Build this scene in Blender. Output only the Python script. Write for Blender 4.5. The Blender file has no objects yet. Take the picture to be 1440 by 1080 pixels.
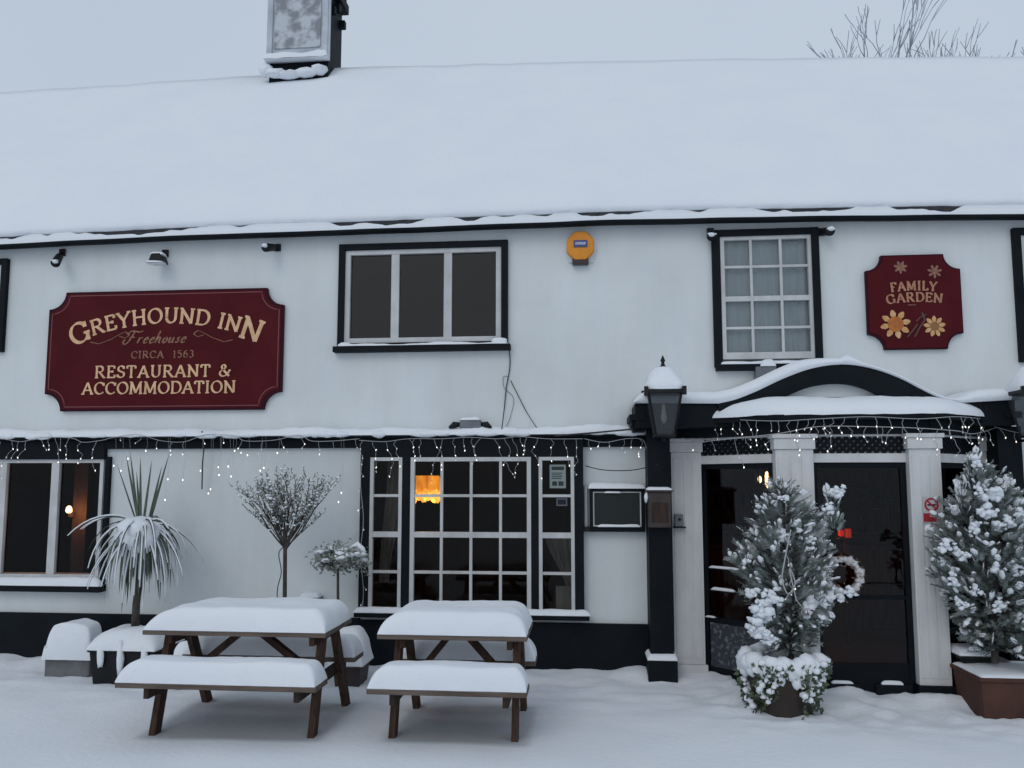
import bpy, math, random
from mathutils import Vector, Matrix, Euler, noise
random.seed(7)
R = math.radians
sc = bpy.context.scene
col = sc.collection

# ---------------------------------------------------------------- camera
CAM = Vector((0.0, -8.1, 1.9)); PITCH = R(5.5); YAW = R(5.3); FPX = 1100.0; PPY = 574.0
cam_d = bpy.data.cameras.new('camera'); cam = bpy.data.objects.new('camera', cam_d); col.objects.link(cam)
cam.location = CAM; cam.rotation_euler = (R(90) + PITCH, 0, YAW)
cam_d.sensor_width = 36; cam_d.lens = 36 * FPX / 1440; cam_d.shift_y = (PPY - 540) / 1440; cam_d.clip_end = 2000; cam_d.clip_start = 0.05
sc.camera = cam
# ---------------------------------------------------------------- sky
SUN_EL, SUN_AZ = R(38), R(200)
w = bpy.data.worlds.new('World'); sc.world = w; w.use_nodes = True
nt = w.node_tree; nt.nodes.clear()
sky = nt.nodes.new('ShaderNodeTexSky'); sky.sky_type = 'NISHITA'; sky.sun_disc = False
sky.sun_elevation = SUN_EL; sky.sun_rotation = SUN_AZ; sky.dust_density = 4; sky.air_density = 1.2
mix = nt.nodes.new('ShaderNodeMix'); mix.data_type = 'RGBA'; mix.inputs[0].default_value = 0.88
cloud = nt.nodes.new('ShaderNodeTexNoise'); cloud.inputs['Scale'].default_value = 1.4; cloud.inputs['Detail'].default_value = 3
tc = nt.nodes.new('ShaderNodeTexCoord'); nt.links.new(tc.outputs['Generated'], cloud.inputs['Vector'])
ramp = nt.nodes.new('ShaderNodeValToRGB')
ramp.color_ramp.elements[0].position = .3; ramp.color_ramp.elements[0].color = (5.05, 5.8, 6.75, 1)
ramp.color_ramp.elements[1].position = .75; ramp.color_ramp.elements[1].color = (5.5, 6.25, 7.15, 1)
nt.links.new(cloud.outputs['Fac'], ramp.inputs['Fac'])
bg = nt.nodes.new('ShaderNodeBackground'); bg.inputs['Strength'].default_value = 0.1
out = nt.nodes.new('ShaderNodeOutputWorld')
nt.links.new(sky.outputs['Color'], mix.inputs[6]); nt.links.new(ramp.outputs['Color'], mix.inputs[7])
nt.links.new(mix.outputs[2], bg.inputs['Color']); nt.links.new(bg.outputs[0], out.inputs['Surface'])
# ---------------------------------------------------------------- sun
sl = bpy.data.lights.new('sun', 'SUN'); sl.energy = 0.3;  sl.angle = R(25); sl.color = (1.0, .97, .94)
so = bpy.data.objects.new('sun', sl); col.objects.link(so)
so.rotation_euler = Euler((R(90) - SUN_EL, 0, R(180) - SUN_AZ + 0), 'XYZ')
so.location = (0, -20, 20)
sc.view_settings.view_transform = 'Standard'; sc.view_settings.look = 'None'
sc.view_settings.exposure = 0.07; sc.view_settings.gamma = 1
sc.cycles.max_bounces = 6; sc.cycles.transparent_max_bounces = 12; sc.cycles.diffuse_bounces = 4

# ---------------------------------------------------------------- helpers
RM = Euler((R(90) + PITCH, 0, YAW)).to_matrix()
def ray(px, py): return RM @ Vector(((px - 720) / FPX, (PPY - py) / FPX, -1))
def W(px, py, Y=0.0):          # point of the vertical plane y = Y
    d = ray(px, py); return CAM + d * ((Y - CAM.y) / d.y)
def G(px, py, z=0.0):          # point of the level z
    d = ray(px, py); return CAM + d * ((z - CAM.z) / d.z)
def RC(x0, y0, x1, y1, Y=0.0): # rectangle on the plane y = Y
    cx, cy = (x0 + x1) / 2, (y0 + y1) / 2
    return W(x0, cy, Y).x, W(x1, cy, Y).x, W(cx, y1, Y).z, W(cx, y0, Y).z
def nz(x, y=0., z=0.): return noise.noise(Vector((x, y, z)))
def interp(pts, x):
    if x <= pts[0][0]:
        a, b = pts[0], pts[1]
    elif x >= pts[-1][0]:
        a, b = pts[-2], pts[-1]
    else:
        for a, b in zip(pts, pts[1:]):
            if a[0] <= x <= b[0]: break
    return a[1] + (b[1] - a[1]) * (x - a[0]) / (b[0] - a[0])

class MB:
    def __init__(s): s.v = []; s.f = []
    def add(s, vs, fs):
        b = len(s.v); s.v += [tuple(v) for v in vs]; s.f += [tuple(b + i for i in f) for f in fs]
    def box(s, x0, x1, y0, y1, z0, z1):
        s.add([(x, y, z) for z in (z0, z1) for y in (y0, y1) for x in (x0, x1)],
              [(0, 2, 3, 1), (4, 5, 7, 6), (0, 1, 5, 4), (2, 6, 7, 3), (0, 4, 6, 2), (1, 3, 7, 5)])
    def hexa(s, p):            # 8 points, order as box
        s.add(p, [(0, 2, 3, 1), (4, 5, 7, 6), (0, 1, 5, 4), (2, 6, 7, 3), (0, 4, 6, 2), (1, 3, 7, 5)])
    def lbox(s, a, b, u0, u1, n0, n1, z0, z1):   # box along plan line a>b; u metres along, n metres to its outer side
        d = Vector((b[0] - a[0], b[1] - a[1])).normalized(); o = Vector((d.y, -d.x))
        P = lambda u, n, z: (a[0] + d.x * u + o.x * n, a[1] + d.y * u + o.y * n, z)
        s.hexa([P(u, n, z) for z in (z0, z1) for n in (n1, n0) for u in (u0, u1)])
    def prism(s, poly, y0, y1):   # poly in xz
        n = len(poly)
        s.add([(x, y0, z) for x, z in poly] + [(x, y1, z) for x, z in poly],
              [tuple(range(n)), tuple(range(2 * n - 1, n - 1, -1))] + [(i, n + i, n + (i + 1) % n, (i + 1) % n) for i in range(n)])
    def beam(s, p, q, w, h, up=(0, 0, 1)):    # squared bar from p to q
        p, q = Vector(p), Vector(q); d = (q - p).normalized(); a = d.cross(Vector(up))
        if a.length < 1e-4: a = d.cross(Vector((1, 0, 0)))
        a.normalize(); b = a.cross(d)
        s.hexa([c + a * (i * w / 2) + b * (j * h / 2) for c in (p, q) for j in (-1, 1) for i in (-1, 1)])
    def tube(s, path, rad, n=6, cap=True):
        path = [Vector(p) for p in path]
        if not isinstance(rad, (list, tuple)): rad = [rad] * len(path)
        rings = []; ref = None
        for i, p in enumerate(path):
            t = (path[min(i + 1, len(path) - 1)] - path[max(i - 1, 0)])
            t = t.normalized() if t.length > 1e-9 else Vector((0, 0, 1))
            if ref is None: ref = t.orthogonal().normalized()
            ref = (ref - t * ref.dot(t)); ref = ref.normalized() if ref.length > 1e-6 else t.orthogonal().normalized()
            b = t.cross(ref)
            rings.append([p + (ref * math.cos(2 * math.pi * k / n) + b * math.sin(2 * math.pi * k / n)) * rad[i] for k in range(n)])
        fs = [(i * n + k, i * n + (k + 1) % n, (i + 1) * n + (k + 1) % n, (i + 1) * n + k) for i in range(len(path) - 1) for k in range(n)]
        if cap: fs += [tuple(range(n - 1, -1, -1)), tuple((len(path) - 1) * n + k for k in range(n))]
        s.add([v for r in rings for v in r], fs)
    def lathe(s, c, prof, n=20, sx=1, sy=1):      # prof [(r,z)]
        vs = []; fs = []
        for r, z in prof:
            for k in range(n):
                a = 2 * math.pi * k / n; vs.append((c[0] + r * sx * math.cos(a), c[1] + r * sy * math.sin(a), c[2] + z))
        for i in range(len(prof) - 1):
            for k in range(n): fs.append((i * n + k, i * n + (k + 1) % n, (i + 1) * n + (k + 1) % n, (i + 1) * n + k))
        fs += [tuple(range(n - 1, -1, -1)), tuple((len(prof) - 1) * n + k for k in range(n))]
        s.add(vs, fs)
    def blob(s, c, r, jit=.25, seed=0, flat=0):   # lumpy ellipsoid, r = (rx,ry,rz)
        vs = []
        for v in ICO_V:
            k = 1 + jit * nz(v[0] * 1.7 + seed * 3.1, v[1] * 1.7 + c[0] * 5, v[2] * 1.7 + c[2] * 7)
            z = v[2] * r[2] * k
            if flat and z < 0: z *= 1 - flat
            vs.append((c[0] + v[0] * r[0] * k, c[1] + v[1] * r[1] * k, c[2] + z))
        s.add(vs, ICO_F)
    def pad(s, x0, x1, y0, y1, z0, h, rx, ry, amp=.012, seed=0, nx=36, ny=14, fn=None, rx1=None):   # rounded snow cushion
        def cl(n): return [0.5 - 0.5 * math.cos(math.pi * i / n) for i in range(n + 1)]
        us, vs_ = cl(nx), cl(ny); vs = []
        def pr(d, r): t = min(d / r, 1); return math.sqrt(max(0, 1 - (1 - t) ** 2))
        lx, ly = x1 - x0, y1 - y0
        for v in vs_:
            for u in us:
                x, y = x0 + lx * u, y0 + ly * v
                e = pr(u * lx, rx) * pr((1 - u) * lx, rx1 or rx) * pr(min(v, 1 - v) * ly, ry)
                zz = z0 + h * e + amp * e * (nz(x * 2.3 + seed, y * 3) + .5 * nz(x * 6 + seed, y * 6))
                b = (1 - e) * .0
                if fn: zz = fn(x, y, zz)
                xx = x + .5 * amp * nz(y * 5, zz * 9 + seed); yy = y + .45 * amp * (nz(x * 5, zz * 7 + seed) + .5 * nz(x * 17, zz * 13)); zz += .22 * amp * nz(x * 15, y * 15, seed) * e; vs.append((xx, yy, zz))
        n = nx + 1
        fs = [(j * n + i, j * n + i + 1, (j + 1) * n + i + 1, (j + 1) * n + i) for j in range(ny) for i in range(nx)]
        s.add(vs, fs)
        bx = [(x0, y0, z0 - .004), (x1, y0, z0 - .004), (x1, y1, z0 - .004), (x0, y1, z0 - .004)]
        if not fn: s.add(bx, [(3, 2, 1, 0)])

def _ico():
    import bmesh
    bm = bmesh.new(); bmesh.ops.create_icosphere(bm, subdivisions=2, radius=1)
    bm.verts.ensure_lookup_table()
    v = [tuple(x.co) for x in bm.verts]; f = [tuple(y.index for y in x.verts) for x in bm.faces]; bm.free()
    bm = bmesh.new(); bmesh.ops.create_icosphere(bm, subdivisions=1, radius=1)
    v1 = [tuple(x.co) for x in bm.verts]; f1 = [tuple(y.index for y in x.verts) for x in bm.faces]; bm.free()
    return v, f, v1, f1
ICO_V, ICO_F, ICO1_V, ICO1_F = _ico()

def mk(name, mb, mat, parent=None, smooth=False, bevel=0, kind=None, label=None):
    me = bpy.data.meshes.new(name); me.from_pydata(mb.v, [], mb.f); me.update()
    if smooth: me.polygons.foreach_set('use_smooth', [True] * len(me.polygons))
    me.materials.append(mat)
    o = bpy.data.objects.new(name, me); col.objects.link(o)
    if parent is not None:
        o.parent = parent
        if parent.parent is None: o.matrix_parent_inverse = Matrix.Translation(-parent.location)
    if kind: o['kind'] = kind
    if label: o['label'] = label
    if bevel:
        m = o.modifiers.new('bevel', 'BEVEL'); m.width = bevel; m.segments = 2; m.limit_method = 'ANGLE'; m.angle_limit = R(40)
    return o
def thing(name, label, cat, loc=(0, 0, 0), group=None):
    o = bpy.data.objects.new(name, None); col.objects.link(o); o.location = loc; o.empty_display_size = .1
    o['label'] = label; o['category'] = cat
    if group: o['group'] = group
    return o
def tag(o, label, cat, group=None):
    o['label'] = label; o['category'] = cat
    if group: o['group'] = group
    return o

# ---------------------------------------------------------------- materials
MATS = {}
def mat(name, c, rough=.7, c2=None, scale=4, detail=4, bump=0, bscale=30, metal=0, spec=.5, lo=.35, hi=.65, emit=None, estr=0, stretch=None, sss=0):
    m = bpy.data.materials.new(name); m.use_nodes = True; n = m.node_tree; b = n.nodes['Principled BSDF']
    b.inputs['Base Color'].default_value = (*c, 1); b.inputs['Roughness'].default_value = rough
    b.inputs['Metallic'].default_value = metal; b.inputs['Specular IOR Level'].default_value = spec
    t = n.nodes.new('ShaderNodeTexCoord'); src = t.outputs['Object']
    if stretch:
        mp = n.nodes.new('ShaderNodeMapping'); mp.inputs['Scale'].default_value = stretch
        n.links.new(src, mp.inputs['Vector']); src = mp.outputs['Vector']
    if c2:
        x = n.nodes.new('ShaderNodeTexNoise'); x.inputs['Scale'].default_value = scale; x.inputs['Detail'].default_value = detail
        n.links.new(src, x.inputs['Vector'])
        r = n.nodes.new('ShaderNodeValToRGB'); r.color_ramp.elements[0].position = lo; r.color_ramp.elements[1].position = hi
        r.color_ramp.elements[0].color = (*c, 1); r.color_ramp.elements[1].color = (*c2, 1)
        n.links.new(x.outputs['Fac'], r.inputs['Fac']); n.links.new(r.outputs['Color'], b.inputs['Base Color'])
    if bump:
        x = n.nodes.new('ShaderNodeTexNoise'); x.inputs['Scale'].default_value = bscale; x.inputs['Detail'].default_value = 5
        n.links.new(src, x.inputs['Vector'])
        u = n.nodes.new('ShaderNodeBump'); u.inputs['Strength'].default_value = bump; u.inputs['Distance'].default_value = .02
        n.links.new(x.outputs['Fac'], u.inputs['Height']); n.links.new(u.outputs['Normal'], b.inputs['Normal'])
    if emit:
        b.inputs['Emission Color'].default_value = (*emit, 1); b.inputs['Emission Strength'].default_value = estr
    if sss:
        b.inputs['Subsurface Weight'].default_value = sss; b.inputs['Subsurface Radius'].default_value = (.05, .06, .08)
    MATS[name] = m; return m
SNOW = mat('snow', (.77, .81, .86), .85, (.80, .83, .87), 1.5, 4, .32, 22, spec=.2)
WALL = mat('white_render', (.63, .67, .69), .8, (.70, .74, .755), .9, 9, .4, 7, spec=.25)
def streaks(m, amt, sc_):      # rain streaks and old grime in the paint itself
    n = m.node_tree; b = n.nodes['Principled BSDF']; old = b.inputs['Base Color'].links[0].from_socket
    t = n.nodes.new('ShaderNodeTexCoord'); mp = n.nodes.new('ShaderNodeMapping'); mp.inputs['Scale'].default_value = sc_
    x = n.nodes.new('ShaderNodeTexNoise'); x.inputs['Scale'].default_value = 1; x.inputs['Detail'].default_value = 6; x.inputs['Roughness'].default_value = .65
    r = n.nodes.new('ShaderNodeValToRGB'); r.color_ramp.elements[0].position = .30; r.color_ramp.elements[1].position = .62
    k = 1 - amt; r.color_ramp.elements[0].color = (k, k * .99, k * .96, 1); r.color_ramp.elements[1].color = (1, 1, 1, 1)
    mx = n.nodes.new('ShaderNodeMix'); mx.data_type = 'RGBA'; mx.blend_type = 'MULTIPLY'; mx.inputs[0].default_value = 1
    n.links.new(t.outputs['Object'], mp.inputs['Vector']); n.links.new(mp.outputs['Vector'], x.inputs['Vector']); n.links.new(x.outputs['Fac'], r.inputs['Fac'])
    n.links.new(old, mx.inputs[6]); n.links.new(r.outputs['Color'], mx.inputs[7]); n.links.new(mx.outputs[2], b.inputs['Base Color'])
streaks(WALL, .05, (3.2, 3, .55))
BLACK = mat('black_paint', (.0035, .006, .009), .6, (.007, .010, .013), 3, 5, .12, 25, spec=.13)
WHITE = mat('white_paint', (.60, .61, .62), .5, (.52, .53, .54), 5, 4, .1, 20, spec=.3)
PIER = mat('pier_paint', (.70, .71, .72), .6, (.63, .64, .66), 3, 6, .2, 18, spec=.3)
streaks(PIER, .12, (7, 7, .8)); streaks(WHITE, .18, (6, 6, 1.5))
WOOD = mat('wood', (.045, .026, .019), .75, (.085, .052, .038), 4, 6, .3, 30, stretch=(8, 8, 1), spec=.15)
WOODD = mat('dark_wood', (.025, .017, .013), .75, (.05, .03, .022), 4, 6, .3, 30, stretch=(8, 8, 1), spec=.3)
PLANK = mat('weathered_plank', (.10, .075, .06), .8, (.16, .125, .105), 3, 7, .4, 26, stretch=(1, 9, 9), spec=.25)
RED = mat('burgundy', (.062, .004, .007), .6, (.082, .006, .010), 2.5, 6, .08, 12, spec=.12)
REDD = mat('burgundy_edge', (.035, .004, .012), .6, spec=.12)
GOLD = mat('gold_letter', (.78, .50, .30), .6, (.60, .37, .20), 14, 4, spec=.3)
GOLDF = mat('faded_gold', (.33, .17, .11), .6, (.20, .09, .06), 30, 4, spec=.2)
PINK = mat('faded_line', (.20, .07, .08), .6, spec=.2)
SLATE = mat('dark_tiles', (.02, .022, .025), .8, (.04, .04, .045), 12, 4, .4, 30)
INTER = mat('dark_interior', (.035, .028, .022), .8, (.06, .042, .03), 1.2, 4)
CURT = mat('curtain', (.22, .20, .17), .9, (.15, .14, .12), 6, 3, stretch=(6, 1, .5))
NET = mat('net_curtain', (.85, .90, .90), .9, (.75, .80, .82), 5, 3, stretch=(8, 1, .4))
METAL = mat('black_metal', (.007, .008, .010), .5, (.012, .012, .013), 6, 3, .05, 40, metal=0, spec=.25)
GREY = mat('grey_plastic', (.16, .18, .20), .5, (.12, .13, .15), 8, 3)
STONE = mat('grey_stone', (.10, .105, .11), .85, (.16, .165, .17), 6, 6, .5, 24)
TERRA = mat('terracotta', (.085, .032, .020), .85, (.055, .022, .015), 5, 5, .3, 20)
BROWN = mat('brown_board', (.045, .03, .028), .6, (.03, .02, .02), 8, 4, .1, 20)
NEEDLE = mat('conifer_needles', (.075, .098, .084), .85, (.33, .37, .36), 9, 4)
LEAF = mat('leaf_green', (.035, .06, .03), .6, (.09, .12, .07), 8, 4)
CORD = mat('cordyline_leaf', (.035, .055, .035), .5, (.08, .10, .07), 7, 4)
OLIVE = mat('grey_leaf', (.15, .17, .15), .8, (.30, .33, .30), 10, 4)
BARK = mat('bark', (.035, .03, .028), .9, (.07, .06, .055), 20, 5, .5, 40)
TWIG = mat('frosty_twig', (.24, .26, .29), .9, (.46, .50, .55), 1.2, 4)
WIREW = mat('pale_wire', (.34, .35, .36), .6)
WIREB = mat('dark_wire', (.02, .022, .025), .6)
BULB = mat('bulb_light', (.9, .9, .85), .4, emit=(1, .93, .82), estr=1.4)
BULBM = mat('bulb_dim', (.7, .7, .68), .4, emit=(1, .93, .82), estr=.25)
BULBD = mat('bulb_frosted', (.8, .8, .8), .4)
YEL = mat('yellow_plastic', (.72, .27, .015), .4, (.62, .22, .012), 6, 3, spec=.4)
SOIL = mat('wet_paving', (.10, .105, .115), .7, (.17, .18, .19), 2.2, 6, .3, 10)
ORANGE = mat('glowing_shade', (.8, .3, .05), .7, emit=(1, .27, .02), estr=1.0)
YGLOW = mat('glowing_bulb_shade', (.9, .5, .1), .7, emit=(1, .50, .05), estr=2.6)
REDGLOW = mat('red_lamp', (.5, .03, .02), .7, emit=(1, .07, .03), estr=.28)
WARM = mat('warm_bulb', (1, .7, .4), .5, emit=(1, .62, .28), estr=5)
def glass(name, ior=1.38, tint=(1, 1, 1), rough=.02):
    m = bpy.data.materials.new(name); m.use_nodes = True; n = m.node_tree; n.nodes.clear()
    o = n.nodes.new('ShaderNodeOutputMaterial'); mx = n.nodes.new('ShaderNodeMixShader'); f = n.nodes.new('ShaderNodeFresnel')
    f.inputs['IOR'].default_value = ior
    t = n.nodes.new('ShaderNodeBsdfTransparent'); t.inputs['Color'].default_value = (*tint, 1)
    g = n.nodes.new('ShaderNodeBsdfGlossy'); g.inputs['Roughness'].default_value = rough
    x = n.nodes.new('ShaderNodeTexNoise'); x.inputs['Scale'].default_value = 3; u = n.nodes.new('ShaderNodeBump')
    u.inputs['Strength'].default_value = .06; u.inputs['Distance'].default_value = .02
    n.links.new(x.outputs['Fac'], u.inputs['Height']); n.links.new(u.outputs['Normal'], g.inputs['Normal'])
    n.links.new(f.outputs[0], mx.inputs[0]); n.links.new(t.outputs[0], mx.inputs[1]); n.links.new(g.outputs[0], mx.inputs[2])
    n.links.new(mx.outputs[0], o.inputs['Surface']); return m
GLASS = glass('window_glass', 1.3, (.75, .77, .78))
GLASSU = glass('upper_glass', 1.6, (.7, .74, .76))

def glow(m, c0, c1, s0, s1, scale):
    n = m.node_tree; b = n.nodes['Principled BSDF']; x = n.nodes.new('ShaderNodeTexNoise'); x.inputs['Scale'].default_value = 1; x.inputs['Detail'].default_value = 3
    t = n.nodes.new('ShaderNodeTexCoord'); mp = n.nodes.new('ShaderNodeMapping'); mp.inputs['Scale'].default_value = scale
    n.links.new(t.outputs['Object'], mp.inputs['Vector']); n.links.new(mp.outputs['Vector'], x.inputs['Vector'])
    r = n.nodes.new('ShaderNodeValToRGB'); r.color_ramp.elements[0].position = .35; r.color_ramp.elements[1].position = .68
    r.color_ramp.elements[0].color = (*c0, 1); r.color_ramp.elements[1].color = (*c1, 1)
    n.links.new(x.outputs['Fac'], r.inputs['Fac']); n.links.new(r.outputs['Color'], b.inputs['Emission Color']); b.inputs['Emission Strength'].default_value = 1
glow(ORANGE, (.60, .13, .008), (1.15, .42, .04), 1, 1, (16, 16, 4))
glow(YGLOW, (1.0, .36, .03), (1.7, .95, .18), 1, 1, (9, 9, 9))
# ================================================================ THE SETTING: snowy ground
TABLES = [dict(x0=W(200, 890, -2.2).x, x1=W(458, 890, -2.2).x, bx0=W(163, 970, -2.45).x, bx1=W(445, 970, -2.45).x),
          dict(x0=W(530, 890, -2.2).x, x1=W(741, 890, -2.2).x, bx0=W(516, 970, -2.45).x, bx1=W(741, 970, -2.45).x)]
def sst(a, b, x):
    t = min(max((x - a) / (b - a), 0), 1); return t * t * (3 - 2 * t)
def table_shade(x, y):
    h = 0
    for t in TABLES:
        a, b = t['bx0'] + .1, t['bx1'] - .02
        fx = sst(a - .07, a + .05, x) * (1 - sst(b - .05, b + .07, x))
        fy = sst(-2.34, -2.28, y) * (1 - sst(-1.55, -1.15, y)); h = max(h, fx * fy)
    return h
def gz(x, y):
    z = .035 * nz(x * .5, y * .7) + .012 * nz(x * 1.7, y * 2.1, 3)
    near = sst(-2.0, -.6, y) * (1 - sst(0, .3, y))
    z += near * (.03 * nz(x * 2.5, y * 4, 7) + .012 * nz(x * 8, y * 9, 5))
    door = sst(.7, 1.3, x) * (1 - sst(3.8, 4.4, x)) * sst(-2.1, -1.2, y)
    z += door * (.035 * nz(x * 4.5, y * 5.5, 11) + .02 * nz(x * 11, y * 12, 2)) 
    z += .05 * sst(-.55, -.05, y) * (1 + .7 * nz(x * 3, 0, 4)) * (1 - door)
    lob = sst(1.35, 1.5, x) * (1 - sst(3.8, 3.95, x)) * sst(-.62, -.55, y)
    if lob > 0: z = z * (1 - lob) - .10 * lob
    return z + .012 + .07 * sst(.9, 1.5, x) * (1 - sst(4.2, 4.8, x)) * sst(-1.25, -.75, y) * (1 - lob)
def axis(lo, hi, a, b, step):
    r = []; x = a
    while x <= b: r.append(x); x += step
    s = step; x = a
    left = []
    while x > lo: s *= 1.35; x -= s; left.append(x)
    s = step; x = b; right = []
    while x < hi: s *= 1.35; x += s; right.append(x)
    return left[::-1] + r + right
xs = axis(-400, 400, -6.5, 5.6, .055); ys = axis(-400, 500, -4.2, .15, .045)
mb = MB(); n = len(xs)
mb.v = [(x, y, gz(x, y) if -12 < y < 1 else -.02) for y in ys for x in xs]
mb.f = [(j * n + i, j * n + i + 1, (j + 1) * n + i + 1, (j + 1) * n + i) for j in range(len(ys) - 1) for i in range(n - 1)]
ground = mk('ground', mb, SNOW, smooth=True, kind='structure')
# shade under the tables painted into the snow colour, with paving showing through
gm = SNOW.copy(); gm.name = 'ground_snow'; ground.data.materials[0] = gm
ca = ground.data.color_attributes.new('thin', 'FLOAT_COLOR', 'POINT')  # mask for the painted shade and thinner snow below the tables
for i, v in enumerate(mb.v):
    h = table_shade(v[0], v[1]) if -5 < v[1] < 0 else 0
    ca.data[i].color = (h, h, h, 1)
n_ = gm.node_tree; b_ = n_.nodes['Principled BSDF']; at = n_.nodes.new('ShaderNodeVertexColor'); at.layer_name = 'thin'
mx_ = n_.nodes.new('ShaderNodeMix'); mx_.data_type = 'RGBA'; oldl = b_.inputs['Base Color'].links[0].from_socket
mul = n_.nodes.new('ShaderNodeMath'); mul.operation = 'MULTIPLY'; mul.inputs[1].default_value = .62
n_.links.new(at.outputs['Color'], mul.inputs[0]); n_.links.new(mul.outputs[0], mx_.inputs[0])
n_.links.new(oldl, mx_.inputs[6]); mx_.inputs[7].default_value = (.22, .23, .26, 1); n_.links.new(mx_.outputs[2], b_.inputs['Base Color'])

# ================================================================ THE INN
inn = thing('inn_building', 'long low white rendered inn with black trim and a deep snow covered roof', 'building', (0, 0, 0))
XL, XR = -9.6, 8.2
EAVE = [(W(px, py, -.16).x, W(px, py, -.16).z) for px, py in ((0, 349), (240, 337), (480, 329), (720, 320), (820, 316), (1000, 312), (1200, 309), (1440, 307))]
RIDGE = [(W(px, py, 3.1).x, W(px, py, 3.1).z) for px, py in ((0, 130), (300, 108), (378, 103), (480, 94), (800, 85), (1140, 79), (1440, 78))]
def ez(x): return interp(EAVE, min(max(x, XL), XR))
def rz(x): return interp(RIDGE, min(max(x, -8), 6.5))
holes = []                         # (x0,x1,z0,z1) openings in the front wall
def hole(px0, py0, px1, py1, Y=0): r = RC(px0, py0, px1, py1, Y); holes.append(r); return r
H_LW = hole(-95, 648, 142, 808); H_BAY = hole(512, 640, 815, 862)
H_UP = hole(480, 346, 709, 484); H_SASH = hole(1009, 327, 1149, 509)
H_UL = hole(-190, 372, 1, 498); H_UR = hole(1432, 330, 1560, 500)
xa, xb = W(992, 700, 0).x, W(1380, 700, 0).x
H_LOB = (xa - .12, xb + .02, -.1, 2.28); holes.append(H_LOB)
def wall_mesh():
    xs = {XL, XR}; zs = {-.3, 2.42}
    for a, b, c, d in holes: xs |= {a, b}; zs |= {c, d}
    x = XL
    while x < XR: xs.add(x); x += .5
    xs = sorted(xs); zs = sorted(zs) + ['top']; mb = MB(); idx = {}
    def V(i, j):
        if (i, j) not in idx:
            x = xs[i]; z = ez(x) + .05 if zs[j] == 'top' else zs[j]
            idx[i, j] = len(mb.v); mb.v.append((x, 0, z))
        return idx[i, j]
    for i in range(len(xs) - 1):
        for j in range(len(zs) - 1):
            cx = (xs[i] + xs[i + 1]) / 2; cz = (zs[j] + zs[j + 1]) / 2 if zs[j + 1] != 'top' else 99
            if any(a < cx < b and c < cz < d for a, b, c, d in holes): continue
            mb.f.append((V(i, j), V(i + 1, j), V(i + 1, j + 1), V(i, j + 1)))
    for a, b, c, d in holes:       # reveals
        e = .001
        mb.add([(a, 0, c), (b, 0, c), (b, 0, d), (a, 0, d), (a, .22, c), (b, .22, c), (b, .22, d), (a, .22, d)],
               [(0, 1, 5, 4), (1, 2, 6, 5), (2, 3, 7, 6), (3, 0, 4, 7)])
    # gables and back
    for x in (XL, XR): mb.add([(x, 0, -.3), (x, 6.2, -.3), (x, 6.2, ez(x)), (x, 3.1, rz(x) - .15), (x, 0, ez(x) + .05)], [(0, 1, 2, 3, 4)])
    mb.add([(XL, 6.2, -.3), (XR, 6.2, -.3), (XR, 6.2, ez(XR)), (XL, 6.2, ez(XL))], [(0, 1, 2, 3)])
    return mb
mk('wall', wall_mesh(), WALL, inn)
# dark rooms behind the openings, with a solid pier on each side of the lobby
mb = MB()
def room(x0, x1, y0, y1, z0, z1):
    mb.add([(x0, y0, z0), (x1, y0, z0), (x1, y1, z0), (x0, y1, z0), (x0, y0, z1), (x1, y0, z1), (x1, y1, z1), (x0, y1, z1)],
           [(0, 1, 2, 3), (4, 5, 6, 7), (3, 2, 6, 7), (0, 3, 7, 4), (1, 2, 6, 5)])
room(-8.5, -4.0, .01, 4, .02, 2.36); room(-3.4, .35, .01, 4, .02, 2.36); room(xa - .2, 5.6, .01, 4, .02, 2.36)
room(-9, -5.9, .01, 3, 2.5, 4.3); room(-3.2, .1, .01, 3, 2.5, 4.4); room(1.1, 3.1, .01, 3, 2.5, 4.5); room(4.2, 6.8, .01, 3, 2.5, 4.5)
mk('room_lining', mb, INTER, inn)
# plinth
def pz(px, py, Y): return W(px, py, Y).z
zpl = pz(300, 866, -.04); zpr = pz(830, 877, -.04)
for a_, b_2, z_ in ((XL, W(505, 900, -.04).x, zpl), (W(505, 900, -.04).x + .001, W(914, 900, -.04).x, zpr), (4.66, XR, zpr)):
    mb = MB(); mb.box(a_, b_2, -.04, .002, -.2, z_); mk('plinth', mb, BLACK, inn, bevel=.006)
# string course: black board below a projecting ledge
zt = pz(300, 613, -.13)
mb = MB(); mb.box(XL, W(912, 615, -.13).x, -.13, .002, zt - .035, zt)
mb.box(XL, W(910, 620, -.05).x, -.05, .002, zt - .13, zt - .036)
mb.box(XL, W(147, 640, -.055).x, -.055, .002, pz(70, 646, -.055), zt - .037)
mb.box(4.66, XR, -.13, .002, zt - .035, zt)
ledge = mk('string_course', mb, BLACK, inn, bevel=.005)
mb = MB(); xe = W(912, 610, -.14).x
def lz(x, y, z): return z + .014 * nz(x * 5, y * 8)
mb.pad(XL, xe, -.17, .01, zt - .004, .085, .05, .10, .03, 3, 400, 8)
for i in range(60):
    x = XL + (xe - XL) * random.random(); mb.blob((x, -.155, zt + .005), (.05 + .1 * random.random(), .025, .018 + .02 * random.random()), .4, i)
mk('snow_cover', mb, SNOW, ledge, smooth=True)
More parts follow.
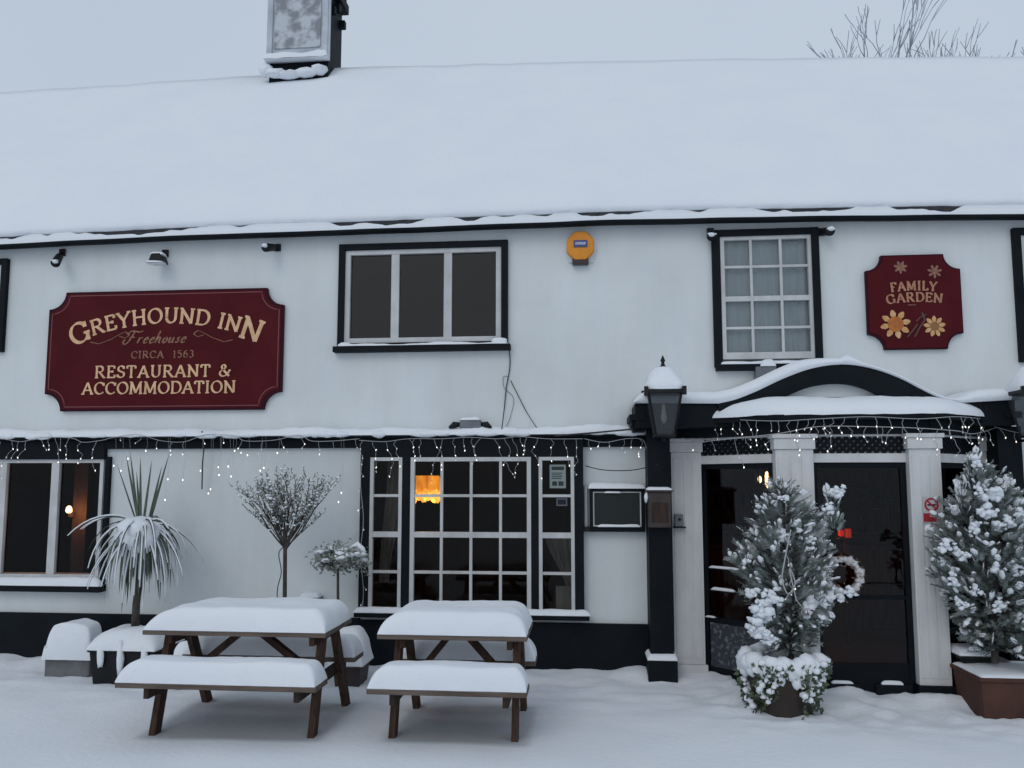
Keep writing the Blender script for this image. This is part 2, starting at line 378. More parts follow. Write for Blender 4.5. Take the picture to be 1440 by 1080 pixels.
# roof
mb = MB(); NX = 150; NS = 26
xx = [XL - .15 + (XR - XL + .3) * i / NX for i in range(NX + 1)]
def roofpt(x, s, off): # s 0 eave .. 1 ridge .. 2 back eave
    y = -.10 + 3.2 * s; e = ez(x) + .10; r = rz(x) - off * 0
    t = s if s <= 1 else 2 - s
    return y, e + (r - e) * t
slab = MB()
for i, x in enumerate(xx):
    for s, dz in ((0, -.01), (1, -.22), (2, -.2)):
        y, z = roofpt(x, s, 0); slab.v.append((x, y, z + dz + (.055 if s == 0 else 0)))
    slab.v.append((x, -.10, ez(x) + .03)); slab.v.append((x, .02, ez(x) + .04))
for i in range(NX):
    a, b = i * 5, (i + 1) * 5
    slab.f += [(a, b, b + 1, a + 1), (a + 1, b + 1, b + 2, a + 2), (a + 3, b + 3, b, a), (a + 4, b + 4, b + 3, a + 3)]
roof = mk('roof', slab, SLATE, inn)
mb = MB(); ss = [0, 0, .004, .012, .03, .06] + [.06 + .94 * k / 20 for k in range(1, 21)] + [1.03, 1.1, 1.3, 1.6, 2]
th = [0, .03, .07, .10, .13, .15] + [.15 - .15 * (k / 20) ** 3 for k in range(1, 21)] + [-.02, -.03, .05, .1, .05]
for x in xx:
    x2 = x
    lump = .05 * nz(x * 1.3, 5) + .03 * nz(x * 4, 9)
    for k, (s, t) in enumerate(zip(ss, th)):
        y, z = roofpt(x, s, 0)
        e = min(1, k / 6); z += t + .055 * e * nz(x * .45, s * 3, 1) * (1 if s < .9 else .4) + .02 * e * nz(x * 1.6, s * 8, 4)
        if k <= 4: y += -.03 + lump * .5 - .02 * k * 0; z += (lump * .4 if k > 0 else 0) + .012 * nz(x * 6, k)
        if k == 0: y += .05
        mb.v.append((x2, y, z - .02 + .065 * max(0, 1 - s * 3) * min(1, 1)))
n = len(ss)
mb.f = [(i * n + k, (i + 1) * n + k, (i + 1) * n + k + 1, i * n + k + 1) for i in range(NX) for k in range(n - 1)]
mk('snow_cover', mb, SNOW, roof, smooth=True)
# gutter with snow in it
mb = MB(); pr = [(-.185, .042), (-.18, .012), (-.155, -.002), (-.11, -.002), (-.09, .02), (-.09, .042)]
for i, x in enumerate(xx):
    for y, z in pr: mb.v.append((x, y, ez(x) + z + .006 * nz(x * 1.5)))
m_ = len(pr); mb.f = [(i * m_ + k, (i + 1) * m_ + k, (i + 1) * m_ + (k + 1) % m_, i * m_ + (k + 1) % m_) for i in range(NX) for k in range(m_)]
gut = mk('gutter', mb, BLACK, inn, smooth=False)
mb = MB(); NX2 = 700
for i in range(NX2 + 1):
    x = xx[0] + (xx[-1] - xx[0]) * i / NX2; h = .090 + .13 * nz(x * 1.1, 2.2) + .09 * nz(x * 2.9, 8) + .02 * nz(x * 9, 1)
    h = min(max(h, .035), .12)
    z = ez(x) + .036 + .006 * nz(x * 1.5)
    for y, zz in ((-.187, 0), (-.194, min(h * .5, .035)), (-.18, min(h * .8, .045)), (-.15, min(h, .055)), (-.12, h), (-.105, h)): mb.v.append((x, y, z + zz))
mb.f = [(i * 6 + k, (i + 1) * 6 + k, (i + 1) * 6 + k + 1, i * 6 + k + 1) for i in range(NX2) for k in range(5)]
mk('snow_cover', mb, SNOW, gut, smooth=True)
# chimney
CHP = mat('snowy_plaster', (.56, .60, .64), .9, (.40, .43, .47), 3.5, 5, .4, 8)
CHI = mat('rough_plaster', (.24, .255, .28), .9, (.52, .55, .59), 5.5, 6, .8, 14, lo=.42, hi=.58)
c0 = W(376, 50, 2.75).x; c1 = W(464, 50, 2.75).x; zb = pz(420, 98, 2.75)
mb = MB(); mb.box(c0 + .03, c1 - .03, 2.78, 3.4, zb - .5, 9.7)
chim = mk('chimney', mb, BLACK, inn, bevel=.01)
mb = MB(); mb.box(c0, c1, 2.72, 2.785, zb + .13, 9.66); mb.box(c0 + .02, c0 + .10, 2.695, 2.722, zb + .2, 9.5); mb.box(c1 - .10, c1 - .02, 2.695, 2.722, zb + .2, 9.5)
mk('plaster_face', mb, CHP, chim, bevel=.01)
mb = MB(); mb.pad(c0, c1, 2.62, 2.73, zb + .125, .12, .03, .06, .04, 2, 20, 6)
[mb.blob((c0 + u, 2.72, zb + v), (a, .10, b), .5, k) for k, (u, v, a, b) in enumerate(((.0, .0, .12, .10), (.14, -.06, .16, .07), (.36, -.09, .2, .06), (.62, -.07, .2, .06), (.82, -.03, .12, .08)))]
mk('snow_cover', mb, SNOW, chim, smooth=True)
mb = MB(); mb.box(c0 + .13, c1 - .13, 2.70, 2.7195, zb + .32, 9.3); mk('rough_panel', mb, CHI, chim)
mb = MB(); mb.box(c0 - .05, c1 + .06, 2.66, 3.46, 9.35, 9.5); mb.box(c0 - .02, c1 + .03, 2.70, 3.43, 9.505, 9.72)
for k in range(4): mb.box(c1 - .03, c1 + .03 + .03 * (k % 2), 2.86 + .13 * k, 2.95 + .13 * k, zb + .95 + .11 * (k % 3), zb + 1.07 + .11 * (k % 3))
mk('corbel', mb, BLACK, chim, bevel=.01)
for dx in (.25, .65):
    mb = MB(); mb.lathe((c0 + dx, 3.08, 9.7), [(.11, 0), (.12, .08), (.10, .12), (.09, .45), (.12, .5), (.12, .55), (.08, .55)], 16)
    mk('chimney_pot', mb, TERRA, chim, smooth=True)

# ---------------------------------------------------------------- windows
def lights(parent, x0, x1, z0, z1, cols, rows, Y, fw=.035, bw=.014, mid=None, gl=GLASS, name='frame', fwb=None):
    """white frame with glazing bars, and its panes, in a rectangle"""
    fwb = fwb or fw
    mb = MB(); d0, d1 = Y - .025, Y + .03
    mb.box(x0, x0 + fw, d0, d1, z0, z1); mb.box(x1 - fw, x1, d0, d1, z0, z1)
    mb.box(x0 + fw, x1 - fw, d0, d1, z0, z0 + fwb); mb.box(x0 + fw, x1 - fw, d0, d1, z1 - fw, z1)
    for k, c in enumerate(cols): mb.box(c - bw / 2, c + bw / 2, d0 + .006, d1 - .008, z0 + fwb, z1 - fw)
    for r in rows:
        b = bw * 2.0 if mid is not None and abs(r - mid) < 1e-6 else bw
        e = [x0 + fw] + list(cols) + [x1 - fw]
        for a, c in zip(e, e[1:]):
            mb.box(a + (bw / 2 if a in cols else 0), c - (bw / 2 if c in cols else 0), d0 + (.002 if b > bw else .008), d1 - .01, r - b / 2, r + b / 2)
    f = mk(name, mb, WHITE, parent)
    g = MB(); g.add([(x0 + fw, Y + .012, z0 + fw), (x1 - fw, Y + .012, z0 + fw), (x1 - fw, Y + .012, z1 - fw), (x0 + fw, Y + .012, z1 - fw)], [(0, 1, 2, 3)])
    mk('pane', g, gl, parent); return f
def surround(r, t, Y0, Y1, tb=None, tt=None):
    x0, x1, z0, z1 = r; mb = MB(); tb = t if tb is None else tb; tt = t if tt is None else tt
    mb.box(x0, x0 + t, Y0, Y1, z0, z1); mb.box(x1 - t, x1, Y0, Y1, z0, z1)
    mb.box(x0 + t, x1 - t, Y0 + .002, Y1, z0, z0 + tb); mb.box(x0 + t, x1 - t, Y0 + .002, Y1, z1 - tt, z1); return mb
def drape(mb, pts_top, pts_bot, Y, n=14, amp=.02):   # hanging cloth between an upper and a lower edge
    b = len(mb.v)
    for i in range(n * 4 + 1):
        t = i / (n * 4); y = Y + amp * math.sin(t * n * math.pi)
        for k in range(7):
            s = k / 6; u = s * s * (3 - 2 * s)
            xt = pts_top[0] + (pts_top[1] - pts_top[0]) * t; xb_ = pts_bot[0] + (pts_bot[1] - pts_bot[0]) * t
            mb.v.append((xt + (xb_ - xt) * u, y, pts_top[2] + (pts_bot[2] - pts_top[2]) * s))
    mb.f += [(b + i * 7 + k, b + (i + 1) * 7 + k, b + (i + 1) * 7 + k + 1, b + i * 7 + k + 1) for i in range(n * 4) for k in range(6)]
# upper casement
r = RC(475, 340, 714, 490, -.05)
wdw = mk('window', surround(r, .07, -.05, .06), BLACK, inn, bevel=.004)
a = RC(486, 350, 705, 482, 0); cx1 = W(556, 420, 0).x; cx2 = W(630, 420, 0).x
lights(wdw, *a, [cx1, cx2], [], 0, fw=.055, bw=.085, gl=GLASSU)
mb = MB(); mb.box(r[0] - .03, r[1] + .03, -.10, .0, r[2] - .03, r[2] + .03); mk('sill', mb, BLACK, wdw, bevel=.004)
mb = MB(); mb.pad(r[0] + .02, r[1] - .01, -.095, -.02, r[2] + .032, .03, .05, .04, .02, 4, 60, 6); mb.blob((r[0] + .09, -.06, r[2] + .05), (.07, .03, .03), .4, 3); mb.blob((r[1] - .09, -.06, r[2] + .06), (.09, .03, .045), .4, 4)
mk('snow_cover', mb, SNOW, wdw, smooth=True)
# sash window over the porch
r = RC(1003, 321, 1155, 515, -.05)
wdw = mk('window', surround(r, .075, -.05, .06, .03, .07), BLACK, inn, bevel=.004)
a = RC(1014, 332, 1143, 505, 0); cs = [W(p, 420, 0).x for p in (1057, 1099)]; rs = [W(1078, p, 0).z for p in (375, 420, 461)]
lights(wdw, *a, cs, rs, 0, fw=.04, bw=.026, mid=rs[1], gl=GLASSU, fwb=.07)
mb = MB(); mb.box(r[0] + .01, r[1] - .01, -.09, .0, r[2] - .04, r[2] + .02); mk('sill', mb, BLACK, wdw, bevel=.004)
mb = MB(); mb.pad(r[0] + .06, r[1] - .05, -.085, -.02, r[2] + .022, .035, .04, .04, .015, 7, 40, 6); mk('snow_cover', mb, SNOW, wdw, smooth=True)
mb = MB(); drape(mb, (a[0], cs[1] + .115, a[3]), (a[0], cs[1] + .10, a[2]), .075, 9, .008); mk('net_curtain', mb, NET, wdw, smooth=True); mb = MB(); drape(mb, (cs[1] + .11, a[1], a[3]), (cs[1] + .07, a[1], a[2]), .075, 5, .008); mk('net_curtain', mb, NET, wdw, smooth=True)
# window at the right edge and at the left edge, upper floor
r = RC(1430, 318, 1565, 508, -.05)
wdw = mk('window', surround(r, .075, -.05, .06), BLACK, inn, bevel=.004)
a = (r[0] + .08, r[1] - .08, r[2] + .06, r[3] - .07); w_ = (a[1] - a[0]) / 3; h_ = (a[3] - a[2]) / 4
lights(wdw, *a, [a[0] + w_, a[0] + 2 * w_], [a[2] + h_, a[2] + 2 * h_, a[2] + 3 * h_], 0, fw=.04, bw=.026, mid=a[2] + 2 * h_, gl=GLASSU)
r = RC(-200, 366, 6, 496, -.05)
wdw = mk('window', surround(r, .07, -.05, .06), BLACK, inn, bevel=.004)
a = (r[0] + .08, r[1] - .08, r[2] + .06, r[3] - .06); w_ = (a[1] - a[0]) / 3
lights(wdw, *a, [a[0] + w_, a[0] + 2 * w_], [], 0, fw=.05, bw=.08, gl=GLASSU)
# lower left window
r = RC(-110, 640, 150, 826, -.05)
mb = MB(); mb.box(r[1] - .05, r[1], -.052, .05, r[2], r[3] - .02)
wdw = mk('window', mb, BLACK, inn, bevel=.004)
a = RC(-90, 646, 144, 812, -.0); cs = [W(p, 730, 0).x for p in (2, 76)]
lights(wdw, *a, [], [], -.0, fw=.04, bw=.02)
mb = MB()
for c in cs: mb.box(c - .045, c + .045, -.024, .028, a[2] + .04, a[3] - .04)
mk('mullion', mb, WHITE, wdw, bevel=.004)
mb = MB(); mb.box(r[0], r[1], -.12, .0, r[2] - .035, r[2] + .03); mk('sill', mb, BLACK, wdw, bevel=.004)
mb = MB(); mb.pad(r[0], r[1] - .0, -.125, -.01, r[2] + .03, .085, .10, .07, .02, 9, 80, 8); mk('snow_cover', mb, SNOW, wdw, smooth=True)
mb = MB(); drape(mb, (a[1] - .22, a[1] - .02, a[3]), (a[1] - .12, a[1] - .02, a[2]), .28, 6); mk('curtain', mb, INTER, wdw, smooth=True)
# bay window on the ground floor
bY = -.09; r = RC(506, 634, 821, 868, bY)
x0, x1, z0, z1 = r; zt1 = W(660, 643, bY).z; zb1 = W(660, 862, bY).z
Ls = [RC(520, 644, 565, 862, bY), RC(577, 643, 747, 862, bY), RC(758, 643, 808, 862, bY)]
for i in range(3): Ls[i] = (Ls[i][0], Ls[i][1], zb1, zt1)
mb = MB(); e = [x0] + [q for L in Ls for q in L[:2]] + [x1]
for k in range(0, 8, 2): mb.box(e[k], e[k + 1], bY - .02, .05, zb1 - .02, zt - .04)
mb.box(x0, x1, bY - .015, .04, zt1, zt - .045)
bay = mk('window', mb, BLACK, inn)
rs = [W(660, p, bY).z for p in (697, 752, 805)]
for i, L in enumerate(Ls):
    cs = [W(p, 750, bY).x for p in (621, 662.5, 704)] if i == 1 else []
    lights(bay, *L, cs, rs, bY, fw=.042 if i == 1 else .035, bw=.028, mid=rs[1])
mb = MB(); mb.box(x0 - .03, x1 + .05, bY - .07, bY + .0, zb1 - .05, zb1 + .0); mk('sill', mb, BLACK, bay, bevel=.004)
mb = MB(); mb.pad(x0 - .04, x1 + .06, bY - .085, bY + .03, zb1 - .0, .055, .08, .06, .02, 12, 80, 8); mk('snow_cover', mb, SNOW, bay, smooth=True)
mb = MB(); L = Ls[0]; drape(mb, (L[0] + .1, L[1] + .02, zt1), (L[0] + .02, L[0] + .13, zb1 + .25), .22, 5); mk('curtain', mb, CURT, bay, smooth=True); mb = MB()
L = Ls[2]; drape(mb, (L[0] + .04, L[1] - .02, rs[1]), (L[1] - .10, L[1] - .01, zb1 + .2), .22, 5); mk('curtain', mb, CURT, bay, smooth=True)

# ---------------------------------------------------------------- entrance: two piers on the wall, two in front, doors between
YF = -.75
def PX(px, Y, py=780): return W(px, py, Y).x
pl = (PX(946, -.12), PX(989, -.12)); pr_ = (PX(1387, -.12), PX(1410, -.12) + .08)
fl = (PX(1095, YF), PX(1149, YF)); fr = (PX(1285, YF), PX(1330, YF))
zp = W(1200, 613, YF).z; ztr = W(1210, 637, YF).z; zdoor = W(1210, 650, YF).z
def pier(xa_, xb_, y0, y1):
    mb = MB(); m = .035
    mb.box(xa_, xb_, y0, y1, .14, zp - .12)
    wd = xb_ - xa_; q = [xa_ + .02, xa_ + wd * .34, xa_ + wd * .40, xa_ + wd * .62, xa_ + wd * .68, xb_ - .02]
    for k in (0, 2, 4): mb.box(q[k], q[k + 1], y0 - .006, y0 + .001, .2, zp - .18)
    p = mk('pier', mb, PIER, inn, bevel=.004)
    mb = MB(); mb.box(xa_ - .015, xb_ + .015, y0 - .02, y1, zp - .119, zp - .02); mb.box(xa_ - .03, xb_ + .03, y0 - .035, y1, zp - .019, zp + .02); mk('capital', mb, PIER, p, bevel=.005)
    mb = MB(); mb.box(xa_ - .02, xb_ + .02, y0 - .03, y1, -.05, .139); mk('base', mb, PIER if xa_ < 2.5 else BLACK, p, bevel=.005)
    return p
pier(*pl, -.12, .0); pier(*pr_, -.12, .0); pier(*fl, YF, YF + .22); pier(*fr, YF, YF + .22)
LA = (pl[1], -.09); LB = (fl[0], YF + .12); RA = (fr[1], YF + .12); RB = (pr_[0], -.09); FA = (fl[1], YF + .08); FB = (fr[0], YF + .08)
def lattice(a, b, parent):
    L = math.hypot(b[0] - a[0], b[1] - a[1]); z0, z1 = ztr, zp
    mb = MB(); mb.lbox(a, b, 0, L, -.03, -.015, z0, z1); mk('lattice_back', mb, WHITE, parent)
    d = Vector((b[0] - a[0], b[1] - a[1])).normalized(); o = Vector((d.y, -d.x)); mb = MB(); h = z1 - z0; st = .066; wd = .030
    for s, off in ((1, .002), (-1, .008)):
        u = -h
        while u < L:
            # clipped diagonal strip from (u, z0) to (u+h, z1)
            p = [(u, 0), (u + h, h)] if s > 0 else [(u + h, 0), (u, h)]
            q = []
            for (ua, za), (ub, zb_) in ((p[0], p[1]),):
                t0, t1 = 0, 1; du = ub - ua
                for lim, sg in ((0.0, 1), (L, -1)):
                    va, vb = sg * (ua - lim), sg * (ub - lim)
                    if va < 0 and vb < 0: t0 = 2; break
                    if va < 0: t0 = max(t0, -va / (vb - va))
                    if vb < 0: t1 = min(t1, va / (va - vb))
                if t1 - t0 > .05: q = [(ua + du * t0, za + (zb_ - za) * t0), (ua + du * t1, za + (zb_ - za) * t1)]
            if q:
                P = [Vector((a[0] + d.x * uu + o.x * off, a[1] + d.y * uu + o.y * off, z0 + zz)) for uu, zz in q]
                mb.beam(P[0], P[1], .005, wd, up=(-o.x, -o.y, 0)) if False else mb.beam(P[0], P[1], wd, .005, up=(o.x, o.y, 0))
            u += st
    mk('lattice', mb, BLACK, parent)
def entrance(a, b, name, door=False):
    L = math.hypot(b[0] - a[0], b[1] - a[1]); mb = MB()
    mb.lbox(a, b, 0, L, -.05, .02, zdoor, ztr - .001); mb.lbox(a, b, 0, L, -.05, .015, zp, zp + .02)
    head = mk('transom', mb, PIER, inn, bevel=.004); lattice(a, b, head)
    mb = MB(); fw = .05; zs = .06
    mb.lbox(a, b, 0, L, -.048, -.003, -.08, zs - .001)
    mb.lbox(a, b, 0, fw, -.05, .0, zs, zdoor - .001); mb.lbox(a, b, L - fw, L, -.05, .0, zs, zdoor - .001); mb.lbox(a, b, fw, L - fw, -.05, -.001, zdoor - fw, zdoor - .001)
    if door:
        mb.lbox(a, b, fw, L - fw, -.045, -.006, zs, .30); mb.lbox(a, b, fw, L - fw, -.045, -.006, .86, .90)
    else:
        mb.lbox(a, b, fw, L - fw, -.045, -.006, zs, .13); mb.lbox(a, b, fw, L - fw, -.045, -.006, .55, .60)
        for z in (.86, 1.07): mb.lbox(a, b, fw, L * .5, -.045, -.006, z - .012, z + .008)
        mb.lbox(a, b, L * .62, L * .62 + .02, -.04, -.008, .6, .9)
    d = mk(name, mb, BLACK, inn, bevel=.003)
    mb = MB(); mb.lbox(a, b, fw, L - fw, -.026, -.022, zs + .1, zdoor - fw); mk('pane', mb, GLASS, d)
    return d, L
def lsnow(mb, a, b, u0, u1, n0, n1, z, h, seed=1):
    d = Vector((b[0] - a[0], b[1] - a[1])).normalized(); o = Vector((d.y, -d.x)); t = MB()
    t.pad(u0, u1, -n1, -n0, z, h, .04, min(.03, (n1 - n0) / 2), .008, seed, 16, 6)
    mb.add([(a[0] + d.x * x - o.x * y, a[1] + d.y * x - o.y * y, zz) for x, y, zz in t.v], t.f)
sw, L = entrance(LA, LB, 'entrance_window')
mb = MB(); lsnow(mb, LA, LB, .09, L * .44, -.03, .012, .868, .022, 3); lsnow(mb, LA, LB, .07, L * .5, -.03, .012, 1.078, .022, 4); lsnow(mb, LA, LB, .02, L * .16, -.02, .02, .60, .012, 5)
mk('snow_cover', mb, SNOW, sw, smooth=True)
mb = MB(); mb.lbox(LA, LB, .06, L - .06, -.03, -.012, .13, .55)
SPECK = mat('speckled_panel', (.03, .034, .045), .7, (.16, .17, .20), 26, 6, lo=.5, hi=.7); mk('lower_panel', mb, SPECK, sw)
sw, L = entrance(RA, RB, 'entrance_window')
dr, L = entrance(FA, FB, 'door', True)
mb = MB()
for u0, u1 in ((.03, L / 2 - .06), (L / 2 + .06, L - .03)):
    mb.lbox(FA, FB, u0, u1, -.0, .035, -.02, .13)
mk('kick_panel', mb, BLACK, dr, bevel=.02)
mb = MB(); lsnow(mb, FA, FB, .10, L / 2 - .13, .0, .035, .13, .02, 3); lsnow(mb, FA, FB, L / 2 + .11, L - .12, .0, .035, .13, .03, 4); mk('snow_cover', mb, SNOW, dr, smooth=True)
mb = MB(); hx = FB[0] - .09; hy = FA[1] - .05
mb.tube([(hx, hy + .05, .98), (hx, hy, .98), (hx, hy, 1.22), (hx, hy + .05, 1.22)], .009, 8); mb.tube([(FA[0] + L / 2 + .05, hy + .03, 1.0), (hx, hy + .03, 1.0)], .008, 6)
mk('handle', mb, METAL, dr, smooth=True)
mb = MB(); mb.box(pl[1] + .1, pr_[0] - .1, -.45, -.05, -.06, .005); mk('threshold', mb, STONE, inn)
# frieze, bay roof, snow on it
def ringpts(k, o=0):  # plan outline, k scales, o overhang
    c = (fl[0] + fr[1]) / 2
    pts = [(pl[0] - .0 - o, 0), (pl[0] + .02 - o, -.14 - o * .3), (fl[0] + .04 - o * .6, YF - o), (fr[1] - .04 + o * .6, YF - o), (pr_[1] - .02 + o, -.14 - o * .3), (pr_[1] + o, 0)]
    return [(c + (x - c) * k[0], y * k[1]) for x, y in pts]
mb = MB(); P = ringpts((1, 1), -.02); zf0, zf1 = zp + .021, W(1200, 590, -.85).z
for a, b in zip(P[1:], P[2:-1]):
    L_ = math.hypot(b[0] - a[0], b[1] - a[1]); mb.lbox(a, b, -.02, L_ + .02, -.06, -.0, zf0, zf1 - .001)
mb.lbox(P[0], P[1], 0, .16, -.06, 0, zf0, zf1 - .001)
mk('frieze', mb, BLACK, inn)
mb = MB(); Q = ringpts((1, 1), .1); zs0, zs1 = zf1, W(1200, 583, -.85).z + .005
n = len(Q); mb.add([(x, y, zs0) for x, y in Q] + [(x, y, zs1) for x, y in Q], [tuple(range(n))[::-1], tuple(range(n, 2 * n))] + [(i, (i + 1) % n, n + (i + 1) % n, n + i) for i in range(n - 1)])
broof = mk('porch_roof', mb, BLACK, inn)
mb = MB()
def dens(P, m):
    o = []
    for a, b in zip(P, P[1:]):
        for i in range(m): o.append((a[0] + (b[0] - a[0]) * i / m, a[1] + (b[1] - a[1]) * i / m))
    o.append(P[-1])
    for _ in range(3): o = [o[0]] + [((p[0] + 2 * q[0] + r_[0]) / 4, (p[1] + 2 * q[1] + r_[1]) / 4) for p, q, r_ in zip(o, o[1:], o[2:])] + [o[-1]]
    return o
Hs = W(1180, 556, -.62).z - zs1; cxp = (fl[0] + fr[1]) / 2; rows = 9; D = dens(ringpts((1, 1), .11), 14); m = len(D)
for k in range(rows + 1):
    a = k / rows * math.pi / 2; ins = 1 - .26 * (1 - math.cos(a)); insy = 1 - .42 * (1 - math.cos(a))
    for x, y in D: mb.v.append((cxp + (x - cxp) * ins, y * insy, zs1 - .002 + Hs * math.sin(a) * (1 + .10 * nz(x * 2, y * 2, 3)) + .01 * nz(x * 6, y * 5, k)))
mb.f = [(k * m + i, k * m + i + 1, (k + 1) * m + i + 1, (k + 1) * m + i) for k in range(rows) for i in range(m - 1)]
mb.v.append((cxp, 0, zs1 + Hs)); ci = len(mb.v) - 1; mb.f += [(rows * m + i, rows * m + i + 1, ci) for i in range(m - 1)]
mk('snow_cover', mb, SNOW, broof, smooth=True)
# flat hood with an arched bargeboard
YH = -.5
hx0 = PX(893, YH, 580); hx1 = PX(1428, YH, 580); hz0 = W(960, 601, YH).z; hz1 = W(960, 567, YH).z
ax = lambda px, py: (W(px, py, YH - .02).x, W(px, py, YH - .02).z)
outer = [ax(*p) for p in ((1010, 568), (1035, 562), (1065, 550), (1101, 533), (1140, 519), (1182, 513), (1222, 518), (1263, 532), (1300, 551), (1325, 562), (1350, 567))]
inner = [ax(*p) for p in ((1350, 578), (1290, 576), (1245, 560), (1226, 551), (1208, 544), (1188, 540), (1165, 540), (1140, 544), (1118, 552), (1095, 562), (1050, 578), (1010, 578))]
def smooth(pts, m=4):
    o = []
    for i in range(len(pts) - 1):
        p0, p1, p2, p3 = pts[max(i - 1, 0)], pts[i], pts[i + 1], pts[min(i + 2, len(pts) - 1)]
        for k in range(m):
            t = k / m; o.append(tuple(.5 * (2 * b + (c - a) * t + (2 * a - 5 * b + 4 * c - d) * t * t + (3 * b - 3 * c + d - a) * t ** 3) for a, b, c, d in zip(p0, p1, p2, p3)))
    o.append(pts[-1]); return o
outer = smooth(outer); inner = smooth(inner)
mb = MB(); zA = outer[0][1]
mb.box(hx0, outer[0][0], YH, 0, hz0, hz1); mb.box(outer[-1][0], hx1, YH, 0, hz0, hz1); mb.box(outer[0][0] + .001, outer[-1][0] - .001, YH + .01, 0, hz0, hz1 - .08)
hood = mk('hood', mb, BLACK, inn, bevel=.004)
mb = MB(); mb.prism(outer + inner, YH - .03, YH + .02)
m = len(outer); mb.v += []; b0 = len(mb.v)
for x, z in outer: mb.v += [(x, YH + .02, z), (x, 0, z)]
mb.f += [(b0 + 2 * i, b0 + 2 * i + 2, b0 + 2 * i + 3, b0 + 2 * i + 1) for i in range(m - 1)]
mk('arched_board', mb, BLACK, hood)
mb = MB(); mb.prism([p for p in outer[6:-6]], YH + .06, YH + .09); mk('lunette', mb, WALL, hood)
mb = MB(); tp = [(hx0 - .02, hz1)] + outer + [(hx1 + .02, hz1)]; TT = []
for (xa_, za_), (xb_, zb_) in zip(tp, tp[1:]):
    k = max(1, int(abs(xb_ - xa_) / .04))
    TT += [(xa_ + (xb_ - xa_) * i / k, za_ + (zb_ - za_) * i / k) for i in range(k)]
TT.append(tp[-1]); L_ = len(TT); prf = [(0, 0), (-.03, .25), (-.02, .65), (.04, .93), (.12, 1), (.5, 1.05)]
for i, (x, z) in enumerate(TT):
    t = i / (L_ - 1); h = .125 + .02 * nz(x * 3, 1); ctr = W(1182, 500, YH).x
    if x > ctr: h = .125 - .085 * sst(0, .25, x - ctr) * (1 - sst(.95, 1.25, x - ctr))
    else: h = .125 - .055 * sst(-.45, 0, x - ctr)
    e = math.sqrt(max(0, min(1, min(i, L_ - 1 - i) / 3)))
    for q, hh in prf: mb.v.append((x, YH - .035 + q, z + .002 + h * hh * e))
mb.f = [(i * 6 + k, (i + 1) * 6 + k, (i + 1) * 6 + k + 1, i * 6 + k + 1) for i in range(L_ - 1) for k in range(5)]
mk('snow_cover', mb, SNOW, hood, smooth=True)
for s, xo in ((1, hx0), (-1, hx1)):                   # stepped console at each end
    mb = MB()
    for k, (wd, dz) in enumerate(((.10, .06), (.07, .05), (.035, .05))):
        zz = hz0 + .13 - sum(q[1] for q in ((.10, .06), (.07, .05), (.035, .05))[:k])
        xi = xo - s * (.055 - k * .02); mb.box(min(xi, xo + s * .10), max(xi, xo + s * .10), YH - .012 + .06 * k, -.02, zz - dz, zz - .001)
    mk('console', mb, BLACK, hood, bevel=.004)
# black posts carrying the hood
for a, b, tall in ((PX(913, -.34), PX(945, -.34), 1), (PX(1412, -.34), PX(1412, -.34) + .22, 1)):
    mb = MB(); mb.box(a, b, -.34, -.12 if a > 3 else .0, .0, hz0); p = mk('post', mb, BLACK, inn, bevel=.005)
    mb = MB(); mb.box(a - .03, b + .03, -.38, .0, -.08, W(930, 928, -.36).z); mk('base', mb, BLACK, p, bevel=.004)
    mb = MB(); mb.pad(a - .035, b + .035, -.39, -.05, W(930, 928, -.36).z, .05, .04, .06, .01, a, 16, 8); mk('snow_cover', mb, SNOW, p, smooth=True)
